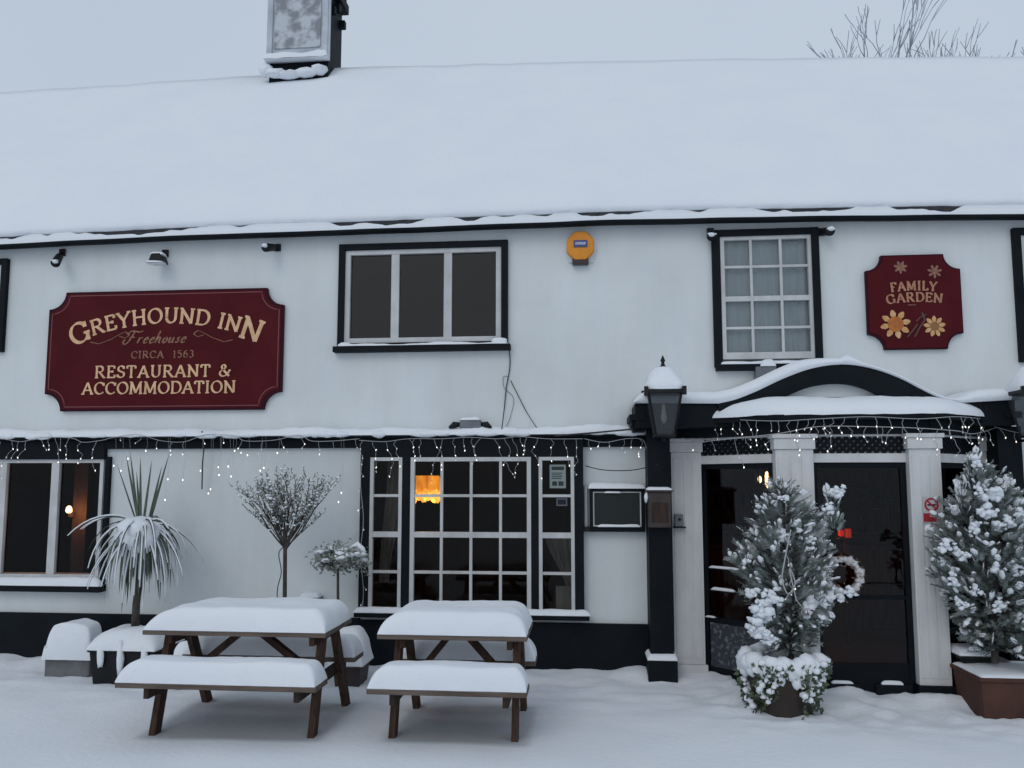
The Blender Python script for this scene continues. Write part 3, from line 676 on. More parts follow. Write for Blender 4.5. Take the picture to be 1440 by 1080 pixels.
# ================================================================ LETTERING (pen-nib stroke letters)
def arc(cx, cz, rx, rz, a0, a1, n=12): return [(cx + rx * math.cos(R(a0 + (a1 - a0) * i / n)), cz + rz * math.sin(R(a0 + (a1 - a0) * i / n))) for i in range(n + 1)]
def sf(x, z, w=.13): return [(x - w, z), (x + w, z)]
FONT = {
 'A': (.86, [[(.08, 0), (.43, 1)], [(.43, 1), (.78, 0)], [(.22, .33), (.65, .33)], sf(.08, 0), sf(.78, 0)]),
 'C': (.84, [arc(.46, .5, .38, .5, 42, 318, 22), [(.76, .98), (.76, .70)]]),
 'D': (.86, [[(.16, 0), (.16, 1)], [(.04, 1), (.40, 1)] + arc(.40, .5, .40, .5, 90, -90, 16) + [(.04, 0)]]),
 'E': (.70, [[(.16, 0), (.16, 1)], [(.04, 1), (.60, 1), (.60, .78)], [(.16, .52), (.46, .52)], [(.46, .62), (.46, .42)], [(.04, 0), (.64, 0), (.64, .24)]]),
 'F': (.66, [[(.16, 0), (.16, 1)], [(.04, 1), (.60, 1), (.60, .78)], [(.16, .50), (.46, .50)], sf(.16, 0, .14)]),
 'G': (.92, [arc(.46, .5, .38, .5, 42, 330, 22), [(.80, .28), (.80, .0)], [(.80, .06), (.80, .42)], sf(.78, .42, .14), [(.76, .98), (.76, .70)]]),
 'H': (.90, [[(.16, 0), (.16, 1)], [(.72, 0), (.72, 1)], [(.16, .52), (.72, .52)], sf(.16, 0), sf(.16, 1), sf(.72, 0), sf(.72, 1)]),
 'I': (.38, [[(.18, 0), (.18, 1)], sf(.18, 0, .14), sf(.18, 1, .14)]),
 'L': (.68, [[(.16, 0), (.16, 1)], sf(.16, 1), [(.04, 0), (.62, 0), (.62, .26)]]),
 'M': (1.06, [[(.14, 0), (.18, 1)], [(.18, 1), (.52, .06)], [(.52, .06), (.86, 1)], [(.86, 1), (.90, 0)], sf(.14, 0), sf(.90, 0), sf(.12, 1, .08), sf(.92, 1, .08)]),
 'N': (.92, [[(.16, 0), (.16, 1)], [(.12, 1), (.76, .0)], [(.76, .0), (.76, 1)], sf(.16, 0), sf(.10, 1, .08), sf(.76, 1)]),
 'O': (.92, [arc(.46, .5, .38, .5, 90, 450, 28)]),
 'R': (.84, [[(.16, 0), (.16, 1)], [(.04, 1), (.42, 1)] + arc(.42, .75, .22, .25, 90, -90, 10) + [(.16, .5)], [(.38, .5), (.74, 0)], sf(.16, 0), sf(.78, 0, .08)]),
 'S': (.66, [arc(.34, .74, .23, .26, 40, 210, 12) + [(.34, .50)] + arc(.33, .26, .25, .26, 40, -150, 14), [(.54, .98), (.54, .74)], [(.08, .26), (.08, .02)]]),
 'T': (.78, [[(.38, 0), (.38, 1)], [(.06, .76), (.06, 1), (.70, 1), (.70, .76)], sf(.38, 0)]),
 'U': (.88, [[(.18, 1), (.18, .34)] + arc(.45, .34, .27, .34, 180, 360, 12) + [(.72, 1)], sf(.18, 1), sf(.72, 1)]),
 'X': (.8, [[(.1, 0), (.7, 1)], [(.1, 1), (.7, 0)]]),
 'Y': (.84, [[(.40, 0), (.40, .48)], [(.08, 1), (.40, .46)], [(.40, .46), (.74, 1)], sf(.40, 0), sf(.08, 1, .11), sf(.74, 1, .11)]),
 '&': (.96, [[(.84, .48), (.64, .1)] + arc(.36, .25, .26, .26, -30, -230, 14) + [(.44, .62)] + arc(.38, .80, .14, .18, -30, 210, 12) + [(.30, .62), (.80, .0)], sf(.84, .5, .09)]),
 '1': (.42, [[(.2, 0), (.2, 1)], sf(.2, 0), [(.04, .82), (.2, 1)]]),
 '5': (.62, [[(.54, 1), (.16, 1)], [(.16, 1), (.12, .56)], arc(.30, .32, .24, .32, 120, -140, 14)]),
 '6': (.66, [[(.50, .96), (.36, .98), (.2, .78), (.1, .45)], arc(.34, .30, .24, .30, 180, 540, 18)]),
 '3': (.60, [arc(.28, .76, .22, .24, 140, -80, 10), arc(.28, .27, .25, .28, 80, -140, 12)]),
 ' ': (.42, []),
}
def nib(mb, pts, h, f, thick, thin, yb, cnt, angle=22):
    """pts in letter units scaled already; f maps (x,z) to the board; splits at corners"""
    segs = []; cur = [pts[0]]
    for i in range(1, len(pts)):
        cur.append(pts[i])
        if i < len(pts) - 1:
            a = math.atan2(pts[i][1] - pts[i - 1][1], pts[i][0] - pts[i - 1][0]); b = math.atan2(pts[i + 1][1] - pts[i][1], pts[i + 1][0] - pts[i][0])
            if abs((b - a + math.pi) % (2 * math.pi) - math.pi) > R(50): segs.append(cur); cur = [pts[i]]
    segs.append(cur)
    for s in segs:
        if len(s) == 2: s = [tuple(s[0][k] + (s[1][k] - s[0][k]) * t / 3 for k in (0, 1)) for t in range(4)]
        cnt[0] += 1; y = yb - .0025 - .00012 * (cnt[0] % 40); vs = []
        for i, p in enumerate(s):
            q0, q1 = s[max(i - 1, 0)], s[min(i + 1, len(s) - 1)]; a = math.atan2(q1[1] - q0[1], q1[0] - q0[0])
            w_ = (thin + (thick - thin) * abs(math.sin(a - R(angle)))) * h / 2
            nx_, nz_ = -math.sin(a), math.cos(a)
            for sg in (1, -1):
                X, Z = f(p[0] + sg * nx_ * w_, p[1] + sg * nz_ * w_); vs.append((X, y, Z))
        mb.add(vs, [(2 * i, 2 * i + 1, 2 * i + 3, 2 * i + 2) for i in range(len(s) - 1)])
def text(mb, s, h, f, y, cnt, track=.06, wx=1.0, thick=.2, thin=.075, sizes=None):
    tot = sum((FONT[c][0] * wx + track) * h * (sizes or {}).get(i, 1) for i, c in enumerate(s)) - track * h; x = -tot / 2
    for i, c in enumerate(s):
        k = (sizes or {}).get(i, 1); hh = h * k; dz = -(k - 1) * h * .55
        for st in FONT[c][1]: nib(mb, [(x + p[0] * hh * wx, dz + p[1] * hh) for p in st], hh, f, thick, thin, y, cnt)
        x += (FONT[c][0] * wx + track) * hh
    return tot
def notched(x0, x1, z0, z1, r, ins=0, n=8):
    P = []
    for cx, cz, a0 in ((x0, z1, 0), (x1, z1, -90), (x1, z0, 180), (x0, z0, 90)):
        rr = r + ins * .2
        c = (cx + (ins if cx == x0 else -ins), cz + (ins if cz == z0 else -ins))
        a = [(c[0] + rr * math.cos(R(a0 - 90 * i / n)), c[1] + rr * math.sin(R(a0 - 90 * i / n))) for i in range(n + 1)]
        if (cx, cz) == (x0, z1): a = [(c[0] + rr * math.cos(R(t)), c[1] + rr * math.sin(R(t))) for t in [-90 + 90 * i / n for i in range(n + 1)]]
        if (cx, cz) == (x1, z1): a = [(c[0] + rr * math.cos(R(t)), c[1] + rr * math.sin(R(t))) for t in [180 + 90 * i / n for i in range(n + 1)]]
        if (cx, cz) == (x1, z0): a = [(c[0] + rr * math.cos(R(t)), c[1] + rr * math.sin(R(t))) for t in [90 + 90 * i / n for i in range(n + 1)]]
        if (cx, cz) == (x0, z0): a = [(c[0] + rr * math.cos(R(t)), c[1] + rr * math.sin(R(t))) for t in [0 + 90 * i / n for i in range(n + 1)]]
        P += a
    return P
def outline(mb, P, w, y):
    n = len(P); vs = []
    for i, p in enumerate(P):
        a, b = Vector(P[i - 1]), Vector(P[(i + 1) % n]); t = (b - a).normalized(); nn = Vector((-t.y, t.x)) * w / 2
        vs += [(p[0] + nn.x, y, p[1] + nn.y), (p[0] - nn.x, y, p[1] - nn.y)]
    mb.add(vs, [(2 * i, 2 * i + 1, 2 * ((i + 1) % n) + 1, 2 * ((i + 1) % n)) for i in range(n)])
# ---- the long name board
YS = -.05
x0, x1, z0, z1 = RC(66, 408, 397, 577, YS)
sg = thing('pub_sign', 'wide burgundy name board with notched corners and gold lettering GREYHOUND INN', 'sign', ((x0 + x1) / 2, YS, z0))
mb = MB(); mb.prism(notched(x0, x1, z0, z1, .19), YS, -.003); mk('board', mb, REDD, sg, bevel=.004)
mb = MB(); mb.prism(notched(x0, x1, z0, z1, .19, .022), YS - .004, YS + .002); mk('painted_face', mb, RED, sg)
mb = MB(); outline(mb, notched(x0, x1, z0, z1, .19, .045), .010, YS - .0055); mk('border_line', mb, PINK, sg)
cx_ = (x0 + x1) / 2 + .02; cnt = [0]
def bz(py): return W(235, py, YS).z
mb = MB(); Rr = 2.9; zc = bz(454) - Rr
def arcf(x, z): a = x / (Rr + .05); return (cx_ + (Rr + z) * math.sin(a), zc + (Rr + z) * math.cos(a))
text(mb, 'GREYHOUND INN', .160, arcf, YS - .004, cnt, track=.075, wx=1.17, thick=.20, thin=.08, sizes={0: 1.38, 12: 1.42})
text(mb, 'RESTAURANT &', .125, lambda x, z: (cx_ - .01 + x, bz(530) + z), YS - .004, cnt, track=.12, wx=1.17, thick=.20, thin=.07)
text(mb, 'ACCOMMODATION', .125, lambda x, z: (cx_ - .05 + x, bz(553) + z), YS - .004, cnt, track=.07, wx=1.17, thick=.20, thin=.07)
mk('lettering', mb, GOLD, sg)
mb = MB(); text(mb, 'CIRCA  1563', .075, lambda x, z: (cx_ - .02 + x, bz(503) + z), YS - .004, cnt, track=.16, wx=1.15, thick=.2)
# Freehouse in a sloping hand
def script(s0, paths, h, ox, oz, th=.19, tn=.08, slant=.35):
    for p in paths:
        q = []
        for i in range(len(p) - 1):
            P0, P1, P2, P3 = p[max(i - 1, 0)], p[i], p[i + 1], p[min(i + 2, len(p) - 1)]
            for k in range(4):
                t = k / 4; q.append(tuple(.5 * (2 * b + (c - a) * t + (2 * a - 5 * b + 4 * c - d) * t * t + (3 * b - 3 * c + d - a) * t ** 3) for a, b, c, d in zip(P0, P1, P2, P3)))
        q.append(p[-1])
        nib(mb, [((s0 + x + z * slant) * h, z * h) for x, z in q], h, lambda x, z: (ox + x, oz + z), th, tn, YS - .004, cnt)
hS = .12; ox = W(180, 480, YS).x; oz = bz(482)
script(0, [[(-.35, .35), (-.45, .1), (-.2, -.1), (.05, .15), (.2, .6), (.3, 1.05)], [(-.25, .75), (-.1, 1.08), (.3, 1.1), (.8, 1.02), (1.1, 1.12)], [(.0, .5), (.5, .55)]], hS, ox, oz)
LO = {'r': (.42, [[(.0, .0), (.08, .5)], [(.05, .3), (.18, .5), (.34, .46)]]),
      'e': (.44, [[(.04, .26), (.34, .34), (.26, .52), (.08, .38), (.04, .12), (.16, -.01), (.40, .10)]]),
      'h': (.56, [[(.0, .0), (.06, .6), (.14, 1.1)], [(.03, .2), (.2, .5), (.36, .42), (.34, .1), (.48, .02)]]),
      'o': (.46, [[(.3, .48), (.08, .4), (.04, .12), (.2, .0), (.36, .16), (.34, .42), (.2, .5)]]),
      'u': (.54, [[(.06, .5), (.04, .14), (.16, .0), (.34, .16)], [(.40, .5), (.36, .1), (.50, .03)]]),
      's': (.40, [[(.32, .5), (.12, .42), (.26, .22), (.18, .02), (.0, .08)]])}
u = .95
for c in 'reehouse':
    script(u, LO[c][1], hS, ox, oz); u += LO[c][0] + .12
def swash(xc, s):
    P = [(0, -.02), (.10, -.04), (.24, .01), (.33, .06), (.40, .09), (.45, .05), (.40, .02), (.33, .04)]
    nib(mb, [(x, z) for x, z in P], .12, lambda x, z: (xc + s * x, bz(477) + z), .10, .05, YS - .004, cnt)
swash(W(128, 480, YS).x, 1); swash(W(328, 480, YS).x, -1)
mk('faded_lettering', mb, GOLDF, sg)
# ---- garden board
x0, x1, z0, z1 = RC(1219, 358, 1353, 491, YS)
sg = thing('garden_sign', 'small burgundy board with notched corners, painted daisies and the words FAMILY GARDEN', 'sign', ((x0 + x1) / 2, YS, z0))
mb = MB(); mb.prism(notched(x0, x1, z0, z1, .155), YS, -.003); mk('board', mb, REDD, sg, bevel=.004)
mb = MB(); mb.prism(notched(x0, x1, z0, z1, .155, .014), YS - .004, YS + .002); mk('painted_face', mb, RED, sg)
cx_ = (x0 + x1) / 2; bz2 = lambda py: W(1286, py, YS).z
mb = MB(); Rg = 1.6
def af(px_, base):
    def f(x, z): a = x / Rg; return (W(px_, 415, YS).x + (Rg + z) * math.sin(a), bz2(base) - Rg + (Rg + z) * math.cos(a))
    return f
text(mb, 'FAMILY', .088, af(1285, 408), YS - .004, cnt, track=.12, wx=.98, thick=.24); text(mb, 'GARDEN', .088, af(1285, 424), YS - .004, cnt, track=.13, wx=1.05, thick=.24)
mk('lettering', mb, mat('dull_gold', (.45, .22, .12), .6, (.33, .15, .09), 20, 4), sg)
def flower(px, py, r, n, mp, mc, rc, name):
    c = W(px, py, YS); mb = MB()
    for k in range(n):
        a = 2 * math.pi * k / n + .2; y = YS - .006 - .0002 * k
        P = [(r * rc * .8, -.10), (r * .7, -.2), (r * .93, -.1), (r, 0), (r * .93, .1), (r * .7, .2), (r * rc * .8, .10)]
        mb.add([(c.x + u * math.cos(a) - v * r * math.sin(a), y, c.z + u * math.sin(a) + v * r * math.cos(a)) for u, v in P], [tuple(range(len(P)))])
    p = mk('petals', mb, mp, sg); mb = MB()
    mb.add([(c.x, YS - .012, c.z)] + [(c.x + r * rc * math.cos(R(15 * k)) * (1 + .08 * nz(k * .7)), YS - .0095, c.z + r * rc * math.sin(R(15 * k))) for k in range(24)], [(0, k + 1, (k + 1) % 24 + 1) for k in range(24)])
    mk('flower_centre', mb, mc, p)
PET = mat('petal_cream', (.62, .40, .20), .6, (.55, .26, .08), 25, 3); PET2 = mat('petal_faded', (.24, .12, .09), .7); FCO = mat('flower_orange', (.50, .16, .02), .6, (.34, .09, .015), 18, 4); FCB = mat('flower_brown', (.26, .12, .04), .6)
flower(1259, 456, .150, 8, PET, FCO, .52, 'daisy'); flower(1314, 459, .108, 9, PET, FCB, .40, 'daisy')
flower(1266, 376, .068, 7, PET2, GOLDF, .6, 'daisy'); flower(1314, 382, .072, 7, PET2, GOLDF, .45, 'daisy')
mb = MB()
for pts in (((1286, 474), (1292, 462), (1300, 450), (1296, 440)), ((1288, 452), (1294, 446), (1302, 442)), ((1276, 474), (1284, 464), (1290, 456))):
    nib(mb, [(W(a, b, YS).x, W(a, b, YS).z) for a, b in pts], .1, lambda x, z: (x, z), .16, .08, YS - .004, cnt)
mk('stems', mb, mat('faded_stem', (.10, .06, .05), .7), sg)
mb = MB(); nib(mb, [(W(a, 429, YS).x, W(a, 429, YS).z) for a in (1276, 1282, 1288)], .08, lambda x, z: (x, z), .1, .07, YS - .004, cnt); mk('underline', mb, GOLDF, sg)

# ================================================================ things fixed to the wall
# burglar alarm
c = W(816, 346, -.06)
al = thing('alarm_box', 'round yellow burglar alarm box with black base fixed under the eaves', 'alarm', (c.x, -.01, c.z))
P = [(c.x + .155 * math.cos(R(a)) * (1 if abs(math.sin(R(a))) < .8 else 1), c.z + .165 * math.sin(R(a))) for a in [22.5 + 45 * q_ for q_ in range(8)]]
mb = MB(); mb.prism([(c.x - .17, c.z - .02), (c.x - .12, c.z - .16), (c.x + .13, c.z - .165), (c.x + .18, c.z), (c.x + .13, c.z + .13), (c.x - .12, c.z + .14)], -.02, -.002); mk('backplate', mb, WALL, al)
mb = MB(); mb.prism(P, -.085, -.02); mk('cover', mb, YEL, al, bevel=.012)
mb = MB(); mb.box(c.x - .085, c.x + .085, -.080, -.015, c.z - .20, c.z - .135); mk('strobe', mb, mat('dark_strobe', (.03, .015, .02), .3), al, bevel=.006)
mb = MB(); mb.box(c.x - .07, c.x + .075, -.094, -.084, c.z - .02, c.z + .055); lab = mk('label_plate', mb, mat('label_blue', (.05, .07, .22), .5), al, bevel=.003)
mb = MB(); text(mb, 'ALERT', .034, lambda x, z: (c.x + x, c.z + .003 + z), -.093, cnt, track=.1) if False else mb.box(c.x - .052, c.x + .057, -.096, -.093, c.z + .004, c.z + .032)
mk('label_stripe', mb, mat('label_pale', (.55, .55, .6), .5, (.12, .14, .3), 60, 3), lab)
# spotlights under the eaves
def spot(px, py, kind, label, aim):
    p = W(px, py, -.02); t = thing('spotlight', label, 'light', (p.x, -.01, p.z), group='lights fixed under the eaves')
    mb = MB(); mb.box(p.x - .035, p.x + .035, -.025, -.001, p.z - .04, p.z + .04); mk('mounting_plate', mb, METAL, t, bevel=.004)
    a = Vector((p.x, -.02, p.z)); q = Vector((p.x + aim[0], aim[1], p.z + aim[2]))
    if kind == 0:
        mb = MB(); m_ = a.lerp(q, .55); mb.tube([a, m_], .011, 8); mk('arm', mb, METAL, t)
        mb = MB(); d = (q - a).normalized(); mb.tube([m_ - d * .06, m_ - d * .05, q, q + d * .01], [.02, .040, .048, .044], 14); hd = mk('lamp_head', mb, METAL, t, smooth=True)
        mb = MB(); mb.blob(q + Vector((0, 0, .02)), (.045, .04, .025), .4, px); mk('snow_cover', mb, SNOW, hd, smooth=True)
    else:
        mb = MB(); mb.tube([a, q], .013, 8); mk('arm', mb, METAL, t)
        mb = MB(); mb.hexa([(q.x + sx * w_, q.y + dy, q.z + dz) for dz, w_ in ((-.055, .085), (.045, .05)) for dy in (-.08, .05) for sx in (-1, 1)]); hd = mk('lamp_head', mb, METAL, t, bevel=.006)
        mb = MB(); mb.pad(q.x - .075, q.x + .075, q.y - .075, q.y + .03, q.z + .03, .035, .03, .03, .01, px, 12, 6); mb.pad(q.x - .10, q.x + .09, q.y - .1, q.y + .0, q.z - .06, .02, .03, .03, .01, px, 12, 6); mk('snow_cover', mb, SNOW, hd, smooth=True)
spot(87, 355, 0, 'slim black tubular spotlight with snowy tip, above the left end of the long name board', (.09, -.24, -.19))
spot(232, 356, 1, 'snow topped black floodlight hanging over the middle of the long name board', (.0, -.13, -.10))
spot(390, 348, 0, 'stubby black spotlight over the right end of the long name board', (-.05, -.22, -.06))
spot(999, 326, 0, 'small black spotlight at the top left corner of the small paned sash window', (-.01, -.14, -.09))
spot(1156, 326, 0, 'small black spotlight at the top right corner of the small paned sash window', (.04, -.16, -.04))
# twin floodlight on the ledge
p = W(662, 602, -.09); t = thing('floodlight', 'grey twin floodlight box standing in snow on the ledge above the bay window', 'light', (p.x, -.09, zt + .03))
mb = MB(); mb.box(p.x - .11, p.x + .11, -.13, -.05, zt + .045, zt + .15); mk('housing', mb, GREY, t, bevel=.008)
mb = MB(); mb.box(p.x - .02, p.x + .02, -.11, -.07, zt - .0, zt + .046); mk('foot', mb, METAL, t)
for s in (-1, 1):
    mb = MB(); mb.tube([(p.x + s * .10, -.09, zt + .11), (p.x + s * .17, -.12, zt + .10), (p.x + s * .22, -.14, zt + .07)], [.02, .035, .012], 8); mk('lamp_head', mb, METAL, t, smooth=True)
mb = MB(); mb.pad(p.x - .11, p.x + .10, -.13, -.05, zt + .15, .03, .04, .03, .01, 5, 14, 6); mk('snow_cover', mb, SNOW, t, smooth=True)
# cables
def cable(name, label, pts, r=.006, m_=WIREB):
    mb = MB(); P = smooth([tuple(q) for q in pts], 5); mb.tube(P, r, 5); o = mk(name, mb, m_); tag(o, label, 'cable'); return o
cable('wall_cable', 'dark cable dropping down the white wall from the corner of the three pane window', [W(716, 488, -.02), W(717, 515, -.015), W(712, 545, -.02), W(709, 575, -.03), W(705, 608, -.15)])
cable('wall_cable', 'thin grey cable slanting right down the wall to the ledge over the bay window', [W(718, 535, -.012), W(728, 555, -.012), W(742, 582, -.02), W(762, 612, -.14)], .0045)
cable('wall_cable', 'pale loop of cable against the wall beside the dropping dark cable', [W(716, 530, -.012), W(708, 530, -.012), W(709, 545, -.012), W(722, 560, -.012), W(718, 585, -.012), W(712, 600, -.02)], .003, GREY)
cable('feed_cable', 'black cable running from the ledge across to the left porch lantern', [W(780, 613, -.19), W(840, 608, -.22), W(905, 602, -.34)], .009)
cable('feed_cable', 'thin slack cable sagging over the white wall above the menu case', [W(823, 655, -.12), W(850, 661, -.08), W(890, 661, -.12), W(925, 653, -.36)], .005)
cable('hanging_cable', 'short dark cord hanging from the ledge between the spiky palm and the bare topped tree', [W(284, 606, -.17), W(287, 625, -.12), W(285, 650, -.10), W(284, 688, -.09)], .007)
# vent on the wall under the sash window
p = W(1079, 520, -.08); t = thing('vent_box', 'small grey box capped with snow below the small paned sash window', 'vent', (p.x, -.01, p.z))
mb = MB(); mb.box(p.x - .12, p.x + .08, -.12, -.002, p.z - .09, p.z + .03); mk('housing', mb, GREY, t, bevel=.008)
mb = MB(); mb.pad(p.x - .07, p.x + .08, -.13, -.01, p.z + .031, .07, .05, .04, .01, 5, 14, 6); mk('snow_cover', mb, SNOW, t, smooth=True)
# low snowy wall light behind the first table
p = W(437, 838, -.1); t = thing('wall_light', 'low wall light capped with snow beside the slim tree trunk', 'light', (p.x, -.01, p.z))
mb = MB(); mb.box(p.x - .10, p.x + .10, -.15, -.002, p.z - .035, p.z - .01); mb.box(p.x + .02, p.x + .08, -.12, -.01, p.z - .07, p.z - .03); mk('housing', mb, GREY, t, bevel=.005)
mb = MB(); mb.pad(p.x - .10, p.x + .10, -.16, -.01, p.z - .01, .045, .05, .04, .01, 5, 14, 6); mk('snow_cover', mb, SNOW, t, smooth=True)
# menu case
x0, x1, z0, z1 = RC(829, 687, 907, 748, -.10)
t = thing('menu_case', 'black glazed menu case with snow along its edges on the white wall strip', 'display case', ((x0 + x1) / 2, -.01, z0))
mb = MB(); mb.box(x0 + .035, x1 - .03, -.06, -.002, z0 + .04, z1 - .03); mk('backboard', mb, mat('dark_board', (.02, .026, .024), .6), t)
mb = surround((x0, x1, z0, z1), .035, -.10, -.003, .05, .03); mk('case_frame', mb, BLACK, t, bevel=.004)
mb = surround((x0 + .036, x1 - .036, z0 + .052, z1 - .031), .012, -.085, -.061); mb.v = [v for v in mb.v]; mk('inner_frame', mb, WHITE, t)
mb = MB(); mb.add([(x0 + .04, -.075, z0 + .05), (x1 - .04, -.075, z0 + .05), (x1 - .04, -.075, z1 - .03), (x0 + .04, -.075, z1 - .03)], [(0, 1, 2, 3)]); mk('pane', mb, GLASS, t)
mb = MB(); mb.pad(x0 - .01, x1 + .01, -.115, -.01, z1, .05, .04, .04, .015, 3, 30, 6); mb.pad(x0 + .08, x1 - .05, -.112, -.075, z0 + .05, .03, .05, .02, .01, 4, 30, 5); mb.pad(x0 + .15, x0 + .32, -.105, -.09, z1 - .045, .02, .03, .01, .005, 4, 12, 4)
mk('snow_cover', mb, SNOW, t, smooth=True)
mb = MB(); mb.tube([(x0 - .035, -.03, z1 + .02), (x0 - .035, -.03, z0 + .02)], .02, 8); o = mk('conduit', mb, WHITE, t); mb = MB(); mb.box(x0 - .07, x0 + .03, -.09, -.002, z0 + .0, z0 + .05); mk('bracket', mb, METAL, t, bevel=.004)
# brown box on the left post
x0, x1, z0, z1 = RC(912, 692, 944, 742, -.48)
t = thing('post_box', 'brown timber box with a snowy lid fixed to the black post below the lantern', 'box', ((x0 + x1) / 2, -.34, z0))
mb = MB(); mb.box(x0, x1, -.48, -.342, z0, z1); bd = mk('body', mb, BROWN, t, bevel=.006)
mb = MB(); mb.box(x0 + .03, x1 - .03, -.486, -.481, z0 + .05, z1 - .10); mk('front_panel', mb, WOODD, t, bevel=.003)
mb = MB(); mb.box(x0 - .015, x1 + .015, -.5, -.342, z1, z1 + .02); mk('lid', mb, BROWN, t, bevel=.004)
mb = MB(); mb.pad(x0 - .015, x1 + .015, -.5, -.345, z1 + .02, .03, .04, .04, .01, 5, 14, 8); mb.blob((x0 - .02, -.46, z1 - .05), (.02, .03, .05), .4, 4); mk('snow_cover', mb, SNOW, t, smooth=True)
p = W(955, 733, -.15); t = thing('door_bell', 'small grey bell box on the left fluted pier of the porch', 'bell', (p.x, -.13, p.z))
mb = MB(); mb.box(p.x - .045, p.x + .035, -.19, -.134, p.z - .05, p.z + .07); mk('body', mb, GREY, t, bevel=.005)
mb = MB(); mb.tube([(p.x, -.19, p.z + .02), (p.x, -.198, p.z + .02)], .014, 12); mk('button', mb, METAL, t)
mb = MB(); mb.box(p.x - .06, p.x + .06, -.2, -.134, p.z - .065, p.z - .051); mk('shelf', mb, METAL, t)

# lanterns
def lantern(px, label, scale=1.0, Y=-.64):
    p = W(px, 612, Y); x, y, z = p
    t = thing('lantern', label, 'lantern', (x, y, z), group='lanterns on the porch posts')
    zr = W(px, 555, Y).z; zg = z
    mb = MB(); mb.box(x - .012, x + .012, y, -.345, z - .05, z - .025); mb.tube([(x, y, z - .06), (x, y, z - .01)], .02, 8); mb.box(x - .10, x + .10, y - .10, y + .10, z - .02, z); mk('bracket', mb, METAL, t, bevel=.004)
    mb = MB()
    for sx in (-1, 1):
        for sy in (-1, 1): mb.beam((x + sx * .085, y + sy * .085, z), (x + sx * .150, y + sy * .150, zr), .016, .016)
    fr_ = mk('frame', mb, METAL, t)
    mb = MB(); a, b = .084, .148
    for sx, sy in ((0, -1), (0, 1), (-1, 0), (1, 0)):
        if sy: vs = [(x - a, y + sy * a, z), (x + a, y + sy * a, z), (x + b, y + sy * b, zr), (x - b, y + sy * b, zr)]
        else: vs = [(x + sx * a, y - a, z), (x + sx * a, y + a, z), (x + sx * b, y + b, zr), (x + sx * b, y - b, zr)]
        mb.add(vs, [(0, 1, 2, 3)])
    mk('pane', mb, MGLASS, t)
    mb = MB(); mb.box(x - .175, x + .175, y - .175, y + .175, zr, zr + .035)
    for sx in (-1, 1):
        for sy in (-1, 1): mb.box(x + sx * .175 - .018, x + sx * .175 + .018, y + sy * .175 - .018, y + sy * .175 + .018, zr - .02, zr + .06)
    mb.hexa([(x + sx * k, y + sy * k, zz) for zz, k in ((zr + .036, .15), (zr + .23, .04)) for sy in (-1, 1) for sx in (-1, 1)]); rf = mk('lantern_roof', mb, METAL, t, bevel=.003)
    mb = MB(); n = 24; prof = [(.172, .034), (.18, .06), (.172, .10), (.14, .17), (.10, .225), (.07, .255), (.03, .265)]
    vs = []
    for r_, zz in prof:
        for k in range(n):
            an = 2 * math.pi * k / n + R(45); sq = min(1 / max(abs(math.cos(an)), abs(math.sin(an))), 1.28) if zz < .15 else 1.08
            jj = 1 + .07 * nz(math.cos(an) * 1.5, math.sin(an) * 1.5, zz * 6 + px); vs.append((x + r_ * sq * math.cos(an) * jj, y + r_ * sq * math.sin(an) * jj, zr + zz))
    mb.add(vs, [(i * n + k, i * n + (k + 1) % n, (i + 1) * n + (k + 1) % n, (i + 1) * n + k) for i in range(len(prof) - 1) for k in range(n)] + [tuple((len(prof) - 1) * n + k for k in range(n))]); mk('snow_cover', mb, SNOW, rf, smooth=True)
    mb = MB(); mb.lathe((x, y, zr + .25), [(.03, 0), (.034, .015), (.02, .03), (.014, .06), (.024, .075), (.014, .1), (.004, .125)], 12); mk('finial', mb, METAL, rf, smooth=True)
    mb = MB(); mb.tube([(x, y, z + .0), (x, y, z + .12)], .012, 8); h_ = mk('lamp_holder', mb, METAL, t)
    mb = MB(); mb.lathe((x, y, z + .11), [(.012, 0), (.026, .03), (.03, .06), (.022, .10), (.016, .17), (.006, .19)], 12); mk('bulb', mb, BULBD, h_, smooth=True)
MGLASS = bpy.data.materials.new('milky_glass'); MGLASS.use_nodes = True; q = MGLASS.node_tree; q.nodes.clear()
o_ = q.nodes.new('ShaderNodeOutputMaterial'); m1 = q.nodes.new('ShaderNodeMixShader'); m1.inputs[0].default_value = .45; t1 = q.nodes.new('ShaderNodeBsdfTransparent'); t1.inputs[0].default_value = (.6, .62, .64, 1)
d1 = q.nodes.new('ShaderNodeBsdfDiffuse'); d1.inputs[0].default_value = (.12, .13, .14, 1); q.links.new(t1.outputs[0], m1.inputs[1]); q.links.new(d1.outputs[0], m1.inputs[2]); q.links.new(m1.outputs[0], o_.inputs[0])
lantern(934, 'snow capped four sided lantern on the black post left of the porch')
lantern(1457, 'snow capped four sided lantern cut by the right edge of the photo', Y=-.64)

